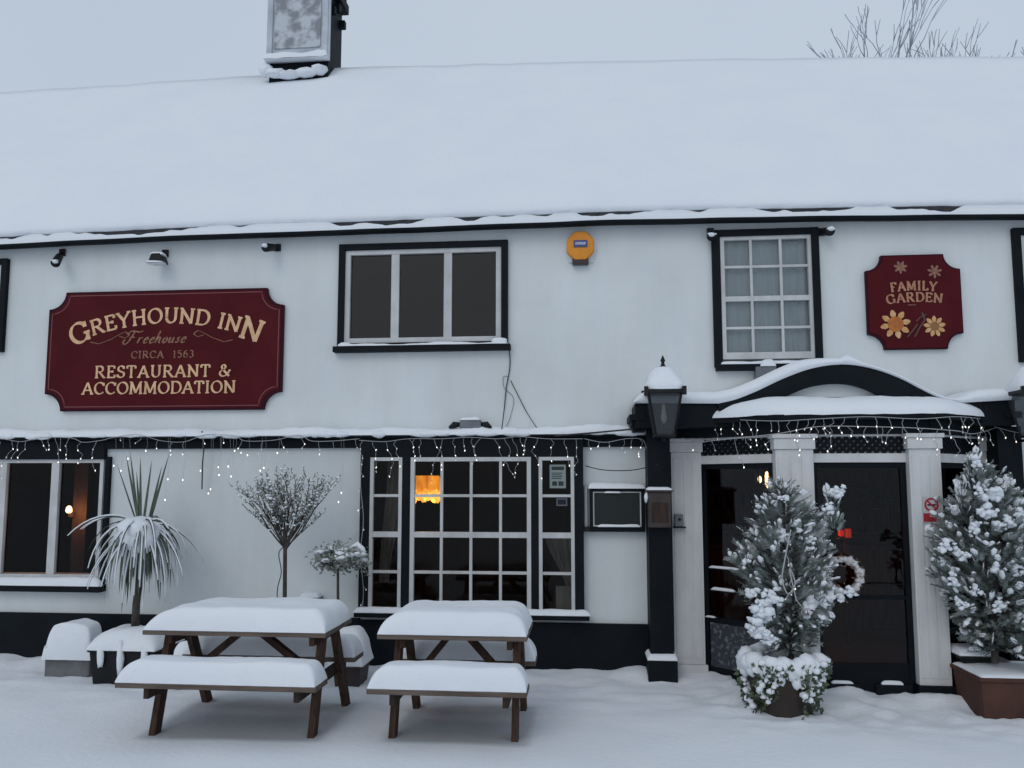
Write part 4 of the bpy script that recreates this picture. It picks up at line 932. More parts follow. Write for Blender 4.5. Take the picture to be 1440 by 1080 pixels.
# no smoking sign on the right pier
p = W(1310, 717, YF - .016); t = thing('no_smoking_sign', 'small white and red no smoking notice on the right front pier', 'sign', (p.x, YF - .014, p.z))
mb = MB(); mb.box(p.x - .075, p.x + .075, YF - .018, YF - .0125, p.z - .115, p.z + .115); mk('plate', mb, WHITE, t)
SRED = mat('sign_red', (.42, .02, .035), .5)
def ring(mb, cx, cz, r0, r1, y, n=28): mb.add([(cx + r * math.cos(2 * math.pi * k / n), y, cz + r * math.sin(2 * math.pi * k / n)) for k in range(n) for r in (r0, r1)], [(2 * k, 2 * k + 1, (2 * k + 3) % (2 * n), (2 * k + 2) % (2 * n)) for k in range(n)])
cz = p.z + .045; ys = YF - .020
mb = MB(); mb.box(p.x - .035, p.x + .03, ys - .0005, ys, cz - .008, cz + .006); mb.box(p.x + .032, p.x + .042, ys - .0005, ys, cz - .008, cz + .006); nib(mb, [(p.x + .037, cz + .012), (p.x + .03, cz + .024), (p.x + .04, cz + .034)], .03, lambda x, z: (x, z), .14, .1, ys + .002, cnt); mk('cigarette', mb, BLACK, t)
mb = MB(); ring(mb, p.x, cz, .045, .062, ys - .001); mb.beam((p.x - .036, ys - .002, cz + .036), (p.x + .036, ys - .002, cz - .036), .014, .0012, up=(0, 1, 0)); mk('prohibition_ring', mb, SRED, t)
mb = MB(); mb.box(p.x - .073, p.x + .073, ys - .001, ys, p.z - .105, p.z - .03); bnd = mk('red_band', mb, SRED, t)
mb = MB(); text(mb, 'NO', .022, lambda x, z: (p.x + x, p.z - .062 + z), ys - .0005, cnt, thick=.2); text(mb, 'SMOXING'.replace('X', 'H') if False else 'NO', .001, lambda x, z: (p.x + x, p.z - .08 + z), ys, cnt); mk('lettering', mb, WHITE, bnd)
# posters behind the bay window's right light
p = W(784, 670, bY + .02); t = thing('window_poster', 'white printed notice taped inside the top pane right of the bay window', 'poster', (p.x, bY + .02, p.z))
mb = MB(); mb.box(p.x - .08, p.x + .085, bY + .018, bY + .021, p.z - .12, p.z + .12); pp = mk('paper', mb, mat('poster_paper', (.55, .62, .60), .8), t)
mb = MB(); y = bY + .0165
mb.box(p.x - .06, p.x + .065, y, y + .001, p.z + .065, p.z + .10)
for k in range(4): mb.box(p.x - .06, p.x + .05 - .01 * (k % 2), y, y + .001, p.z + .03 - k * .018, p.z + .038 - k * .018)
for k in (0, 1): mb.box(p.x - .055 + k * .065, p.x - .005 + k * .065, y, y + .001, p.z - .095, p.z - .05)
mk('print', mb, mat('print_ink', (.06, .09, .09), .8), pp)
p = W(790, 706, bY + .02); t = thing('window_notice', 'small dark bordered label on the second pane right of the bay window', 'notice', (p.x, bY + .02, p.z))
mb = MB(); mb.box(p.x - .055, p.x + .055, bY + .018, bY + .021, p.z - .04, p.z + .04); pp = mk('paper', mb, mat('notice_grey', (.30, .32, .36), .8), t); mb = MB(); mb.box(p.x - .042, p.x + .042, bY + .0165, bY + .0175, p.z - .026, p.z + .024); mk('print', mb, mat('notice_ink', (.02, .025, .05), .8), pp)
p = W(794, 838, .10); t = thing('window_card', 'blank pale board leaning in the bottom right pane of the bay window', 'card', (p.x, .10, p.z)); mb = MB(); mb.box(p.x - .09, p.x + .07, .10, .11, p.z - .14, p.z + .10); mk('card', mb, CURT, t)

# ================================================================ lamps seen through the windows
p = W(600, 690, .75); t = thing('hanging_lamp', 'glowing orange fringed lampshade seen through the bay window', 'lamp', (p.x, .75, p.z))
mb = MB(); mb.lathe((p.x, .75, p.z - .02), [(.165, 0), (.17, .05), (.16, .13), (.14, .19)], 28)
for i, v in enumerate(mb.v): a = math.atan2(v[1] - .75, v[0] - p.x); k = 1 + .04 * math.cos(a * 9); mb.v[i] = (p.x + (v[0] - p.x) * k, .75 + (v[1] - .75) * k, v[2])
mk('lamp_shade', mb, ORANGE, t, smooth=True)
mb = MB()
for k in range(26):
    a = 2 * math.pi * k / 26; mb.blob((p.x + .155 * math.cos(a), .75 + .155 * math.sin(a), p.z - .055 + .03 * math.sin(k * 2.3)), (.034, .034, .05 + .02 * math.sin(k * 1.7)), .5, k)
mk('fringe', mb, YGLOW, t, smooth=True)
mb = MB(); mb.tube([(p.x, .75, p.z + .17), (p.x, .75, 2.36)], .008, 6); mk('rod', mb, METAL, t)
ld = bpy.data.lights.new('shade_light', 'POINT'); ld.energy = 5; ld.color = (1, .42, .12); ld.shadow_soft_size = .1; lo_ = bpy.data.objects.new('shade_light', ld); col.objects.link(lo_); lo_.location = (p.x, .75, p.z - .16); lo_.parent = t; lo_.matrix_parent_inverse = Matrix.Translation(-t.location)
def inner_lamp(px, py, Y, name, label, m_, r, shape='sconce'):
    p = W(px, py, Y); t = thing(name, label, 'lamp', (p.x, Y, p.z))
    mb = MB(); mb.lathe((p.x, Y, p.z - r), [(r * .5, 0), (r * .8, r * .5), (r * .7, r * 1.4), (r * .3, r * 1.9)], 14); mk('lamp_shade', mb, m_, t, smooth=True)
    mb = MB()
    if shape == 'sconce': mb.box(p.x - .02, p.x + .02, Y + .02, Y + .12, p.z - r * 2.2, p.z - r); mb.box(p.x - .02, p.x + .16, Y + .1, Y + .2, .02, 2.34)
    else: mb.tube([(p.x, Y, p.z + r * .9), (p.x, Y, 2.36)], .006, 6)
    mk('fitting', mb, WOODD, t)
inner_lamp(97, 716, 1.0, 'wall_lamp', 'small warm wall lamp glowing inside the lower left window', WARM, .045)
ld = bpy.data.lights.new('sconce_light', 'POINT'); ld.energy = 6; ld.color = (1, .35, .12); ld.shadow_soft_size = .05; lo_ = bpy.data.objects.new('sconce_light', ld); col.objects.link(lo_); lo_.location = W(104, 722, .92); lo_.parent = bpy.data.objects['wall_lamp']; lo_.matrix_parent_inverse = Matrix.Translation(-bpy.data.objects['wall_lamp'].location)
for k, (a, b) in enumerate(((1075, 672), (1081, 670), (1087, 673))):
    p = W(a, b, 1.2)
p = W(1077, 674, 1.2); t = thing('candle_lantern', 'glass lantern with bright warm lights seen through the left porch window', 'lamp', (p.x, 1.2, p.z))
mb = MB()
for dx, dy, h in ((-.07, 0, .05), (.0, -.05, .10), (.06, .02, .07), (.03, .06, .11)): mb.blob((p.x + dx, 1.2 + dy, p.z), (.022, .022, h * .8), .3, h)
mk('flames', mb, WARM, t, smooth=True); mb = MB()
for dx in (-.10, .10):
    for dy in (-.1, .1): mb.tube([(p.x + dx, 1.2 + dy, p.z - .12), (p.x + dx, 1.2 + dy, p.z + .13)], .008, 6)
mb.box(p.x - .11, p.x + .11, 1.09, 1.31, p.z - .135, p.z - .12); mb.box(p.x - .11, p.x + .11, 1.09, 1.31, p.z + .13, p.z + .145); mb.tube([(p.x, 1.2, p.z + .14), (p.x, 1.2, 2.36)], .006, 6); mk('cage', mb, METAL, t)
p = W(1188, 750, 1.6); t = thing('red_lamp', 'square red glowing lamp seen through the door glass', 'lamp', (p.x, 1.6, p.z))
mb = MB(); mb.box(p.x - .06, p.x - .012, 1.58, 1.66, p.z - .035, p.z + .04); mb.box(p.x + .016, p.x + .07, 1.58, 1.66, p.z - .05, p.z + .055); mk('lamp_shade', mb, REDGLOW, t, bevel=.006)
mb = MB(); mb.box(p.x - .08, p.x + .09, 1.56, 1.68, p.z - .07, p.z - .051); mb.box(p.x - .08, p.x + .09, 1.56, 1.68, p.z + .056, p.z + .07); mb.box(p.x - .01, p.x + .02, 1.6, 1.63, .02, p.z - .07); mk('stand', mb, WOODD, t)
ld = bpy.data.lights.new('red_light', 'POINT'); ld.energy = 6; ld.color = (1, .10, .05); ld.shadow_soft_size = .08; lo_ = bpy.data.objects.new('red_light', ld); col.objects.link(lo_); lo_.location = (p.x - .3, 1.5, p.z); lo_.parent = t; lo_.matrix_parent_inverse = Matrix.Translation(-t.location)
# a bar counter and back shelves dimly seen inside
mb = MB(); mb.box(1.3, 4.2, 2.6, 3.1, .02, 1.05); mb.box(1.25, 4.25, 2.5, 3.15, 1.051, 1.10)
o = mk('bar_counter', mb, WOOD, None, bevel=.006); tag(o, 'dim brown bar counter inside beyond the porch door', 'counter')
t = thing('back_shelves', 'dim shelves of dark bottles against the far wall inside the porch door', 'shelves', (2.9, 3.9, 0))
mb = MB(); mb.box(1.4, 1.44, 3.6, 3.98, .02, 2.2); mb.box(4.3, 4.34, 3.6, 3.98, .02, 2.2)
for z in (1.15, 1.5, 1.85, 2.15): mb.box(1.44, 4.3, 3.6, 3.98, z, z + .03)
mk('shelf_frame', mb, WOOD, t)
random.seed(2)
for z in (1.18, 1.53, 1.88):
    for k in range(17):
        if random.random() < .2: continue
        bb = MB(); bb.lathe((1.55 + .16 * k + random.uniform(-.03, .03), 3.75, z), [(.035, 0), (.037, .14), (.014, .19), (.013, .25)], 8); mk('bottle', bb, random.choice((REDD, WOOD, BROWN, GREY)), t, smooth=True)
random.seed(7)

# ================================================================ picnic tables
def picnic(T, label, seed):
    x0, x1, b0, b1 = T['x0'], T['x1'], T['bx0'], T['bx1']; cx = (x0 + x1) / 2
    t = thing('picnic_table', label, 'picnic table', (cx, -1.87, 0), group='picnic tables on the snowy terrace')
    zt_ = .77; zb = .44
    yt0, yt1 = -2.2, -1.52; yf0, yf1 = -2.47, -2.19 - .02; yf1 = -2.20 + .0
    mb = MB(); nb = 5; wd = (yt1 - yt0) / nb
    for k in range(nb): mb.box(x0, x1, yt0 + k * wd, yt0 + (k + 1) * wd - .008, zt_ - .035, zt_)
    tt = mk('tabletop', mb, PLANK, t, bevel=.004)
    mb = MB(); mb.pad(x0 + .004, x1 - .004, yt0 - .004, yt1, zt_ + .002, .165, .34 if seed == 1 else .24, .075, .016, seed, 70, 30, rx1=.12 if seed == 1 else .15); mk('snow_cover', mb, SNOW, tt, smooth=True)
    for y0, y1, s_ in ((-2.47, -2.22 + .02, 2), (-1.50, -1.24, 3)):
        mb = MB(); m_ = (y0 + y1) / 2
        mb.box(b0, b1, y0, m_ - .004, zb - .038, zb); mb.box(b0, b1, m_ + .004, y1, zb - .038, zb); bn = mk('bench_seat', mb, PLANK, t, bevel=.004)
        mb = MB(); mb.pad(b0 + .004, b1 - .004, y0 - .003, y1, zb + .002, .155, .17, .055, .013, seed * 7 + s_, 70, 20, rx1=.09); mk('snow_cover', mb, SNOW, bn, smooth=True)
    for s_, xe_ in ((1, x0 + .13), (-1, x1 - .09)):
        for yt_, yb_ in ((-2.00, -2.20), (-1.72, -1.32)):
            mb = MB(); mb.beam((xe_, yt_, zt_ - .036), (xe_, yb_, -.04), .05, .095, up=(0, 1, 0)); mk('leg', mb, WOOD, t, bevel=.004)
        mb = MB(); xo = xe_ + s_ * .047; mb.prism([(0, 0)] * 0 or [(xo - .021, zb - .125), (xo + .021, zb - .125), (xo + .021, zb - .040), (xo - .021, zb - .040)], -2.42, -1.28); mk('bench_bearer', mb, WOODD, t, bevel=.004)
        mb = MB(); mb.box(xo - .021, xo + .021, -2.12, -1.60, zt_ - .115, zt_ - .036); mk('top_bearer', mb, WOOD, t, bevel=.004)
        mb = MB(); mb.beam((cx - s_ * .06, -1.86, zt_ - .045), (xo + s_ * .02, -1.86, zb - .09), .05, .07, up=(0, 1, 0)); mk('brace', mb, WOOD, t, bevel=.003)
    return t
picnic(TABLES[0], 'longer picnic table in front of the slim trees, thick snow on top and benches', 1)
picnic(TABLES[1], 'shorter picnic table in front of the bay window, thick snow on top and benches', 2)
# ================================================================ planters and plants
def lumps(mb, pts, r, seed=0, flat=.5, ico1=False):
    for i, p in enumerate(pts):
        k = r * (.6 + .8 * random.random())
        V_ = ICO1_V if ico1 else ICO_V; F_ = ICO1_F if ico1 else ICO_F
        sx, sy, sz = k * (1 + .5 * random.random()), k * (1 + .3 * random.random()), k * (flat + .3 * random.random())
        mb.add([(p[0] + v[0] * sx * (1 + .3 * nz(v[0] + i, v[2] * 2)), p[1] + v[1] * sy, p[2] + v[2] * sz * (1 + .3 * nz(v[1] * 2, i))) for v in V_], F_)
# snow capped trough at the far left
g = G(93, 951, .0); Yp = g.y + .17; x0, x1 = W(61, 940, g.y).x, W(127, 940, g.y).x
g1 = .22
t = thing('snowy_planter', 'low grey trough under a tall loaf of snow, leftmost by the black plinth', 'planter', ((x0 + x1) / 2, Yp, 0))
mb = MB(); mb.box(x0 + .005, x1 - .01, g.y, g.y + .22, -.1, .17); tr = mk('trough', mb, STONE, t, bevel=.02)
mb = MB(); mb.pad(x0 - .01, x1 + .01, g.y - .02, g.y + .25, .16, .36, .09, .045, .02, 4, 40, 30, fn=lambda x, y, z: z - .06 * ((x - (x0 + x1) / 2) / .22) ** 2 * (z > .3)); mk('snow_cover', mb, SNOW, tr, smooth=True)
# black planter of the cordyline
g = G(168, 964, .0); x0, x1 = W(124, 940, g.y).x, W(216, 940, g.y).x; yc = g.y + .26
t = thing('black_planter', 'square black planter with dripping domed snow cap below the spiky palm', 'planter', ((x0 + x1) / 2, yc, 0))
mb = MB(); mb.hexa([(x, y, z) for z, k in ((-.1, .04), (.30, 0)) for y in (g.y + k, g.y + .52 - k) for x in (x0 + k, x1 - k)]); mb.box(x0 - .015, x1 + .015, g.y - .015, g.y + .535, .30, .34); tr = mk('box', mb, METAL, t, bevel=.01)
mb = MB(); mb.pad(x0 - .02, x1 + .02, g.y - .03, g.y + .54, .325, .19, .2, .2, .03, 8, 30, 24)
for dx, h in ((.12, .11), (.30, .16), (.52, .10)): mb.blob((x0 + dx * (x1 - x0) / .6, g.y - .02, .30 - h * .3), (.035, .025, h), .4, dx * 9)
mk('snow_cover', mb, SNOW, tr, smooth=True)
# cordyline palm
cc = W(201, 745, yc); base = Vector((W(190, 884, yc).x, yc, .4))
t = thing('cordyline_palm', 'spiky palm with drooping snow covered leaves and upright green spears', 'palm', tuple(base))
mb = MB(); mb.tube([base, base.lerp(cc, .3) + Vector((-.01, 0, 0)), base.lerp(cc, .7) + Vector((.01, 0, 0)), cc - Vector((0, 0, .02))], [.042, .036, .034, .04], 10); mk('trunk', mb, BARK, t, smooth=True)
lf = MB(); sn = MB(); random.seed(21)
def blade(c, az, el, L, droop, w_, snow, seed):
    P = []; d = Vector((math.cos(az) * math.cos(el), math.sin(az) * math.cos(el), math.sin(el))); p = Vector(c); n = 9
    for i in range(n + 1):
        P.append(p.copy()); p = p + d * (L / n); d = (d + Vector((0, 0, -droop / n))).normalized()
    side = Vector((-math.sin(az), math.cos(az), 0)) if el < 1.2 else Vector((1, 0, 0))
    vs = []
    for i, q in enumerate(P):
        k = w_ * min(1, (i + .7) / 2) * (1 - (i / n) ** 3 * .97)
        vs += [q - side * k, q - Vector((0, 0, k * .5)), q + side * k]
    lf.add(vs, [(3 * i + a, 3 * i + a + 1, 3 * i + a + 4, 3 * i + a + 3) for i in range(n) for a in (0, 1)])
    if snow:
        e = int(n * snow); Q = P[:e + 1]
        if len(Q) > 2: sn.tube([q + Vector((0, 0, .008)) for q in Q], [w_ * .72 * (1 - .6 * (i / n)) * (1 + .4 * nz(i, seed)) for i in range(len(Q))], 5)
for i in range(84):
    az = 2 * math.pi * (i * .618) ; el = R(random.uniform(-35, 50)); L = random.uniform(.58, .88)
    blade(cc + Vector((0, 0, random.uniform(-.04, .04))), az, el, L, random.choice((2.2, 3.2, 4.5, 6.5)) * random.uniform(.85, 1.15), .018, random.choice((1, 1, .9, .8, .6, 0)), i)
for i in range(26):
    az = 2 * math.pi * random.random(); blade(cc - Vector((0, 0, .05)), az, R(random.uniform(-50, -15)), random.uniform(.40, .56), 3.2, .015, random.choice((0, 0, .5, .8)), i)
for tx, ty in ((173, 656), (182, 645), (188, 640), (204, 648), (217, 660), (212, 652), (231, 642), (196, 668), (228, 655)):
    q = W(tx, ty, yc + random.uniform(-.05, .05)); d = q - cc; 
    az = math.atan2(random.uniform(-.3, .3), d.x); el = math.acos(min(1, abs(d.x) / d.length)); blade(cc + Vector((d.x * .25, random.uniform(-.05, .05), .04)), 0 if d.x > 0 else math.pi, el, d.length, .05, .0145, 0, i)
for tx, ty in ((122, 733), (128, 722), (120, 752)):
    q = W(tx, ty, yc - .1); d = q - cc; blade(cc + Vector((-.04, 0, .05)), math.atan2(d.y, d.x), .55, d.length * 1.12, 1.5, .012, 1, 4)
mk('leaves', lf, CORD, t, smooth=True)
sn.blob(cc + Vector((.0, -.05, -.01)), (.23, .19, .14), .35, 3); sn.blob(cc + Vector((.12, -.12, -.05)), (.12, .09, .14), .35, 5); sn.blob(cc + Vector((.02, -.17, -.10)), (.10, .06, .12), .45, 9); sn.blob(cc + Vector((-.14, -.08, -.05)), (.11, .09, .10), .4, 6)
mk('snow_cover', sn, SNOW, t, smooth=True)
# standard tree with a fan of bare twigs
random.seed(5)
yo = -.62; b = W(400, 930, yo); ct = W(401, 768, yo)
t = thing('potted_tree', 'slim trunked tree with an upswept fan of frosted twigs against the white wall', 'tree', (b.x, yo, 0))
mb = MB(); mb.lathe((b.x, yo, -.05), [(.14, 0), (.17, .30), (.19, .31), (.19, .35), (.16, .35), (.155, .31)], 20); pt = mk('pot', mb, METAL, t, smooth=True)
mb = MB(); mb.blob((b.x, yo, .30), (.18, .18, .09), .2, 2); mk('snow_cover', mb, SNOW, pt, smooth=True)
mb = MB(); mb.tube([(b.x, yo, .25), (b.x - .01, yo, .6), ct], [.026, .022, .02], 8); lv = MB(); so_ = MB()
ccw = W(409, 700, yo)
def twig(p, d, L, r, depth):
    n = 4; P = [p.copy()]; rr = [r]
    for i in range(n):
        d = (d + Vector((random.uniform(-.16, .16), random.uniform(-.16, .16), .02))).normalized(); p = p + d * (L / n); P.append(p.copy()); rr.append(r * (1 - .6 * (i + 1) / n))
        if depth > 0 and i > 0 or depth > 1:
            for _ in range(1): twig(p, (d + Vector((random.uniform(-.7, .7), random.uniform(-.7, .7), random.uniform(0, .5)))).normalized(), L * .5, r * .55, depth - 1)
    mb.tube(P, rr, 4, False)
    if depth < 2:
        for q in P[1:]:
            for _ in range(1):
                a = Vector((random.uniform(-.7, .7), random.uniform(-.7, .7), random.uniform(.1, 1))).normalized(); s_ = a.orthogonal().normalized() * .007; e = q + a * random.uniform(.025, .055)
                lv.add([q, q.lerp(e, .5) + s_, e, q.lerp(e, .5) - s_], [(0, 1, 2, 3)])
            if random.random() < .30: lumps(so_, [q + Vector((0, 0, .008))], .011, 0, .7, True)
for k in range(20):
    tx = 345 + 120 * (k + .5) / 20; ty = 704 - 20 * math.sin(math.pi * (k + .5) / 20) ; q = W(tx, ty, yo + random.uniform(-.22, .22)); d = q - ct
    twig(ct - Vector((0, 0, .02 * (k % 3))), d.normalized(), d.length * .77, .010, 2)
mk('trunk', mb, BARK, t, smooth=True); mk('crown', lv, OLIVE, t); mk('snow_cover', so_, SNOW, t, smooth=True)
mb = MB(); mb.tube(smooth([(ct.x - .0, yo - .02, ct.z), (ct.x - .05, yo - .03, ct.z - .07), (ct.x - .02, yo - .03, ct.z - .25), (ct.x - .06, yo - .02, ct.z - .45), (ct.x - .02, yo - .02, .45)], 4), .005, 5); mk('wire', mb, WIREB, t)
# small standard shrub
yo = -.55; b = W(476, 900, yo); ct = W(475, 800, yo)
t = thing('small_standard_shrub', 'short standard shrub with a flat mop of leaves under snow, left of the bay window', 'shrub', (b.x, yo, 0))
mb = MB(); mb.tube([(b.x, yo, .2), (ct.x, yo, ct.z + .05)], [.016, .013], 8)
lv = MB(); so_ = MB(); random.seed(9)
for k in range(46):
    a = random.uniform(0, 6.28); r_ = random.random() ** .6; px_ = 475 + 38 * r_ * math.cos(a); q = W(px_, 792 - 20 * random.random() * (1 - .5 * r_) + 2 * r_, yo + .2 * r_ * math.sin(a))
    if k % 2 == 0: mb.tube([(ct.x, yo, ct.z), Vector((ct.x, yo, ct.z)).lerp(q, .5) + Vector((0, 0, .01)), q], [.007, .005, .003], 4)
    for _ in range(26):
        o_ = q + Vector((random.gauss(0, .04), random.gauss(0, .04), random.gauss(0, .045))); a_ = Vector((random.uniform(-1, 1), random.uniform(-1, 1), random.uniform(-1, .6))).normalized(); s_ = a_.orthogonal().normalized() * .012; e = o_ + a_ * .045
        lv.add([o_, o_.lerp(e, .5) + s_, e, o_.lerp(e, .5) - s_], [(0, 1, 2, 3)])
    if random.random() < .75: so_.blob(q + Vector((0, 0, .03)), (.045, .04, .022), .5, k)
q = W(508, 772, yo); so_.tube([W(492, 772, yo), W(503, 765, yo), q + Vector((0.01, 0, 0)), W(513, 782, yo)], [.02, .026, .028, .02], 8)
mk('stem', mb, BARK, t, smooth=True); mk('crown', lv, OLIVE, t); mk('snow_cover', so_, SNOW, t, smooth=True)
x0, x1 = W(466, 940, -.8).x, W(506, 940, -.8).x
t = thing('shrub_pot', 'brown pot under a big snow ball at the right end of the longer table', 'pot', ((x0 + x1) / 2, -.6, 0))
mb = MB(); mb.hexa([(x, y, z) for z, k in ((-.08, .03), (.22, 0)) for y in (-.78 + k, -.44 - k) for x in (x0 + k, x1 - k)]); pt = mk('pot_body', mb, BROWN, t, bevel=.01)
mb = MB(); mb.pad(x0 - .03, x1 + .03, -.82, -.42, .21, .34, .13, .13, .03, 3, 24, 20); mk('snow_cover', mb, SNOW, pt, smooth=True)
x0, x1 = W(236, 925, -1.0).x, W(268, 925, -1.0).x
t = thing('small_pot', 'small pot capped with a peak of snow under the longer picnic table', 'pot', ((x0 + x1) / 2, -.95, 0))
mb = MB(); mb.lathe(((x0 + x1) / 2, -.9, -.05), [(.08, 0), (.1, .2), (.11, .22)], 16); pt = mk('pot_body', mb, BROWN, t, smooth=True); mb = MB(); mb.pad(x0 - .01, x1 + .01, -1.0, -.8, .16, .26, .10, .10, .03, 3, 16, 12); mk('snow_cover', mb, SNOW, pt, smooth=True)

# ---- snow laden conifers
def clump(sn, c, R_, seed):
    rs = random.Random(seed)
    for i in range(12):
        o = Vector((rs.gauss(0, .5), rs.gauss(0, .35), rs.gauss(0, .5))) * R_; k = R_ * rs.uniform(.2, .55)
        sn.blob(c + o, (k * rs.uniform(.8, 1.3), k, k * rs.uniform(.7, 1.1)), .8, i + seed)
def conifer(t, cx, cy, z0, prof, nspray, seed, lean=0, nsn=2.2, tips=(), sr=.0165):
    """prof: [(z, left radius, right radius)]"""
    random.seed(seed); fo = MB(); sn = MB(); tk = MB(); H = prof[-1][0]
    tk.tube([(cx, cy, z0 - .1), (cx + lean * .3, cy, (z0 + H) / 2), (cx + lean, cy, H - .1)], [.03, .022, .008], 8)
    def rad(z, s): return interp([(p[0], p[2] if s > 0 else p[1]) for p in prof], z)
    def spray(p, d, L, snowy):
        side = d.cross(Vector((0, 0, 1))); side = side.normalized() if side.length > .05 else Vector((1, 0, 0)); up = side.cross(d)
        side = (side * math.cos(seed + p.x * 40) + up * math.sin(seed + p.x * 40) * .6).normalized()
        n = 8
        for i in range(n):
            q = p + d * (L * i / n); l = L * .42 * (1 - .55 * i / n)
            for s in (-1, 1):
                e = q + (d * .75 + side * s + Vector((0, 0, random.uniform(-.25, .25)))).normalized() * l * random.uniform(.7, 1.1); w_ = d * .008
                fo.add([q - w_, q + w_, e + w_ * .3, e - w_ * .3], [(0, 1, 2, 3)])
        if snowy:
            for j in range(random.choice((2, 3, 4, 5))):
                u_ = random.uniform(.3, 1.0); c = p + d * (L * u_) + Vector((0, 0, .010)); k = sr * random.choice((.3, .45, .6, .8, 1.0, 1.5)) * random.uniform(.8, 1.2)
                A = d * k * random.uniform(.9, 1.7); B = side * k * random.uniform(.8, 1.2); C = Vector((0, 0, k * random.uniform(.45, .8))); o = random.random() * 9
                sn.add([c + A * v[0] + B * v[1] * (1 + .4 * nz(v[0] * 2 + o, v[1] * 2)) + C * v[2] * (1 + .5 * nz(v[1] * 2, o)) for v in ICO1_V], ICO1_F)
    cnt_ = 0
    while cnt_ < nspray:
        z = z0 + (H - z0) * random.random(); a = random.uniform(0, 2 * math.pi); s = math.cos(a); R_ = rad(z, s)
        if random.random() > R_ / .42 + .1: continue
        lump = 1 + .45 * nz(math.cos(a) * 1.6 + seed, math.sin(a) * 1.6, z * 3.4)
        f = random.random() ** .45; r_ = R_ * f * lump; zl = (z - z0) / (H - z0)
        p = Vector((cx + lean * zl + r_ * math.cos(a), cy + r_ * math.sin(a) * .85, z))
        d = Vector((math.cos(a), math.sin(a), random.uniform(.2, 1.3) if zl > .3 else random.uniform(-.6, .7))).normalized()
        L = random.uniform(.08, .15); spray(p, d, L, f > .55 and random.random() < .50 + .35 * nz(a * 2, z * 5, seed)); cnt_ += 1
        if cnt_ % 9 == 0: tk.tube([(cx + lean * zl * .8, cy, z - .12 if z - .12 > z0 else z0), p], [.007, .003], 4, False)
    for i in range(220):            # the bare green skirt the crown shelters from the snow
        z = z0 + random.uniform(0, .26); a = random.uniform(0, 6.28); r_ = rad(z, math.cos(a)) * random.random() ** .5
        spray(Vector((cx + r_ * math.cos(a), cy + r_ * math.sin(a) * .85, z)), Vector((math.cos(a), math.sin(a), random.uniform(-.4, .6))).normalized(), .09, False)
    for tx, tz, r_, h in tips:      # separate leaders that break the outline
        for i in range(int(60 * h / .3)):
            u_ = random.random(); a = random.uniform(0, 6.28); rr = r_ * (1 - u_ * .75)
            p = Vector((tx + rr * math.cos(a) * .6, cy - .05 + rr * math.sin(a) * .6, tz + h * u_ - h)); spray(p, Vector((math.cos(a) * .5, math.sin(a) * .5, 1)).normalized(), .08, random.random() < .6)
        sn.blob((tx, cy - .06, tz), (r_ * .55, r_ * .5, .035), .5, tx * 7)
        tk.tube([(cx + lean * .5, cy, max(z0, tz - h - .15)), (tx, cy - .05, tz)], [.009, .003], 5)
    mk('trunk', tk, BARK, t); mk('crown', fo, NEEDLE, t); return sn
Yt = -1.12; s_ = 0
X_ = lambda px, py=800: W(px, py, Yt).x; Z_ = lambda py, px=1110: W(px, py, Yt).z
cx = X_(1108)
t = thing('potted_conifer', 'snow dusted conifer with two tops in a dark pot left of the door', 'tree', (cx, Yt, 0), group='potted conifers by the porch')
prof = [(Z_(912), .10, .12), (Z_(880), .18, .20), (Z_(850), .26, .34), (Z_(810), .33, .31), (Z_(770), .31, .28), (Z_(735), .24, .27), (Z_(705), .13, .14), (Z_(685), .05, .05)]
sn = conifer(t, cx, Yt, Z_(915), prof, 1000, 3, -.03, tips=((X_(1104), Z_(683), .08, .16), (X_(1172), Z_(693), .10, .32), (X_(1052), Z_(782), .06, .10)))
for a, b, r_ in ((1084, 838, .05), (1076, 850, .062), (1070, 864, .072), (1068, 880, .066), (1074, 893, .055), (1083, 903, .04), (1092, 845, .04)): clump(sn, W(a, b, Yt - .26), r_ * 1.1, a)
sn.tube([W(1050, 868, Yt - .2), W(1062, 872, Yt - .2), W(1078, 872, Yt - .2)], [.008, .02, .03], 8)
for a, b, r_ in ((1178, 690, .05), (1120, 738, .05), (1150, 845, .07), (1175, 838, .06), (1135, 860, .05), (1098, 755, .05), (1130, 690, .03), (1165, 715, .045), (1195, 832, .04), (1060, 835, .05), (1100, 700, .04), (1048, 790, .03), (1140, 760, .04)):
    clump(sn, W(a, b, Yt - .22), r_, a)
mk('snow_cover', sn, SNOW, t, smooth=True)
g = G(1110, 990, 0); yp = Yt; x0, x1 = W(1062, 950, yp - .25).x, W(1160, 950, yp - .25).x; cxp_ = (x0 + x1) / 2
pt = thing('tree_pot', 'dark round pot wrapped in snow flecked ivy, holding the conifer left of the door', 'pot', (cxp_, yp, 0))
mb = MB(); mb.lathe((cxp_, yp, -.05), [(.22, 0), (.25, .10), (.29, .40), (.315, .41), (.315, .46), (.27, .46), (.26, .40)], 28); mk('pot_body', mb, mat('pot_glaze', (.045, .028, .018), .5, (.02, .014, .012), 5, 4), pt, smooth=True)
lv = MB(); sn = MB(); random.seed(17)
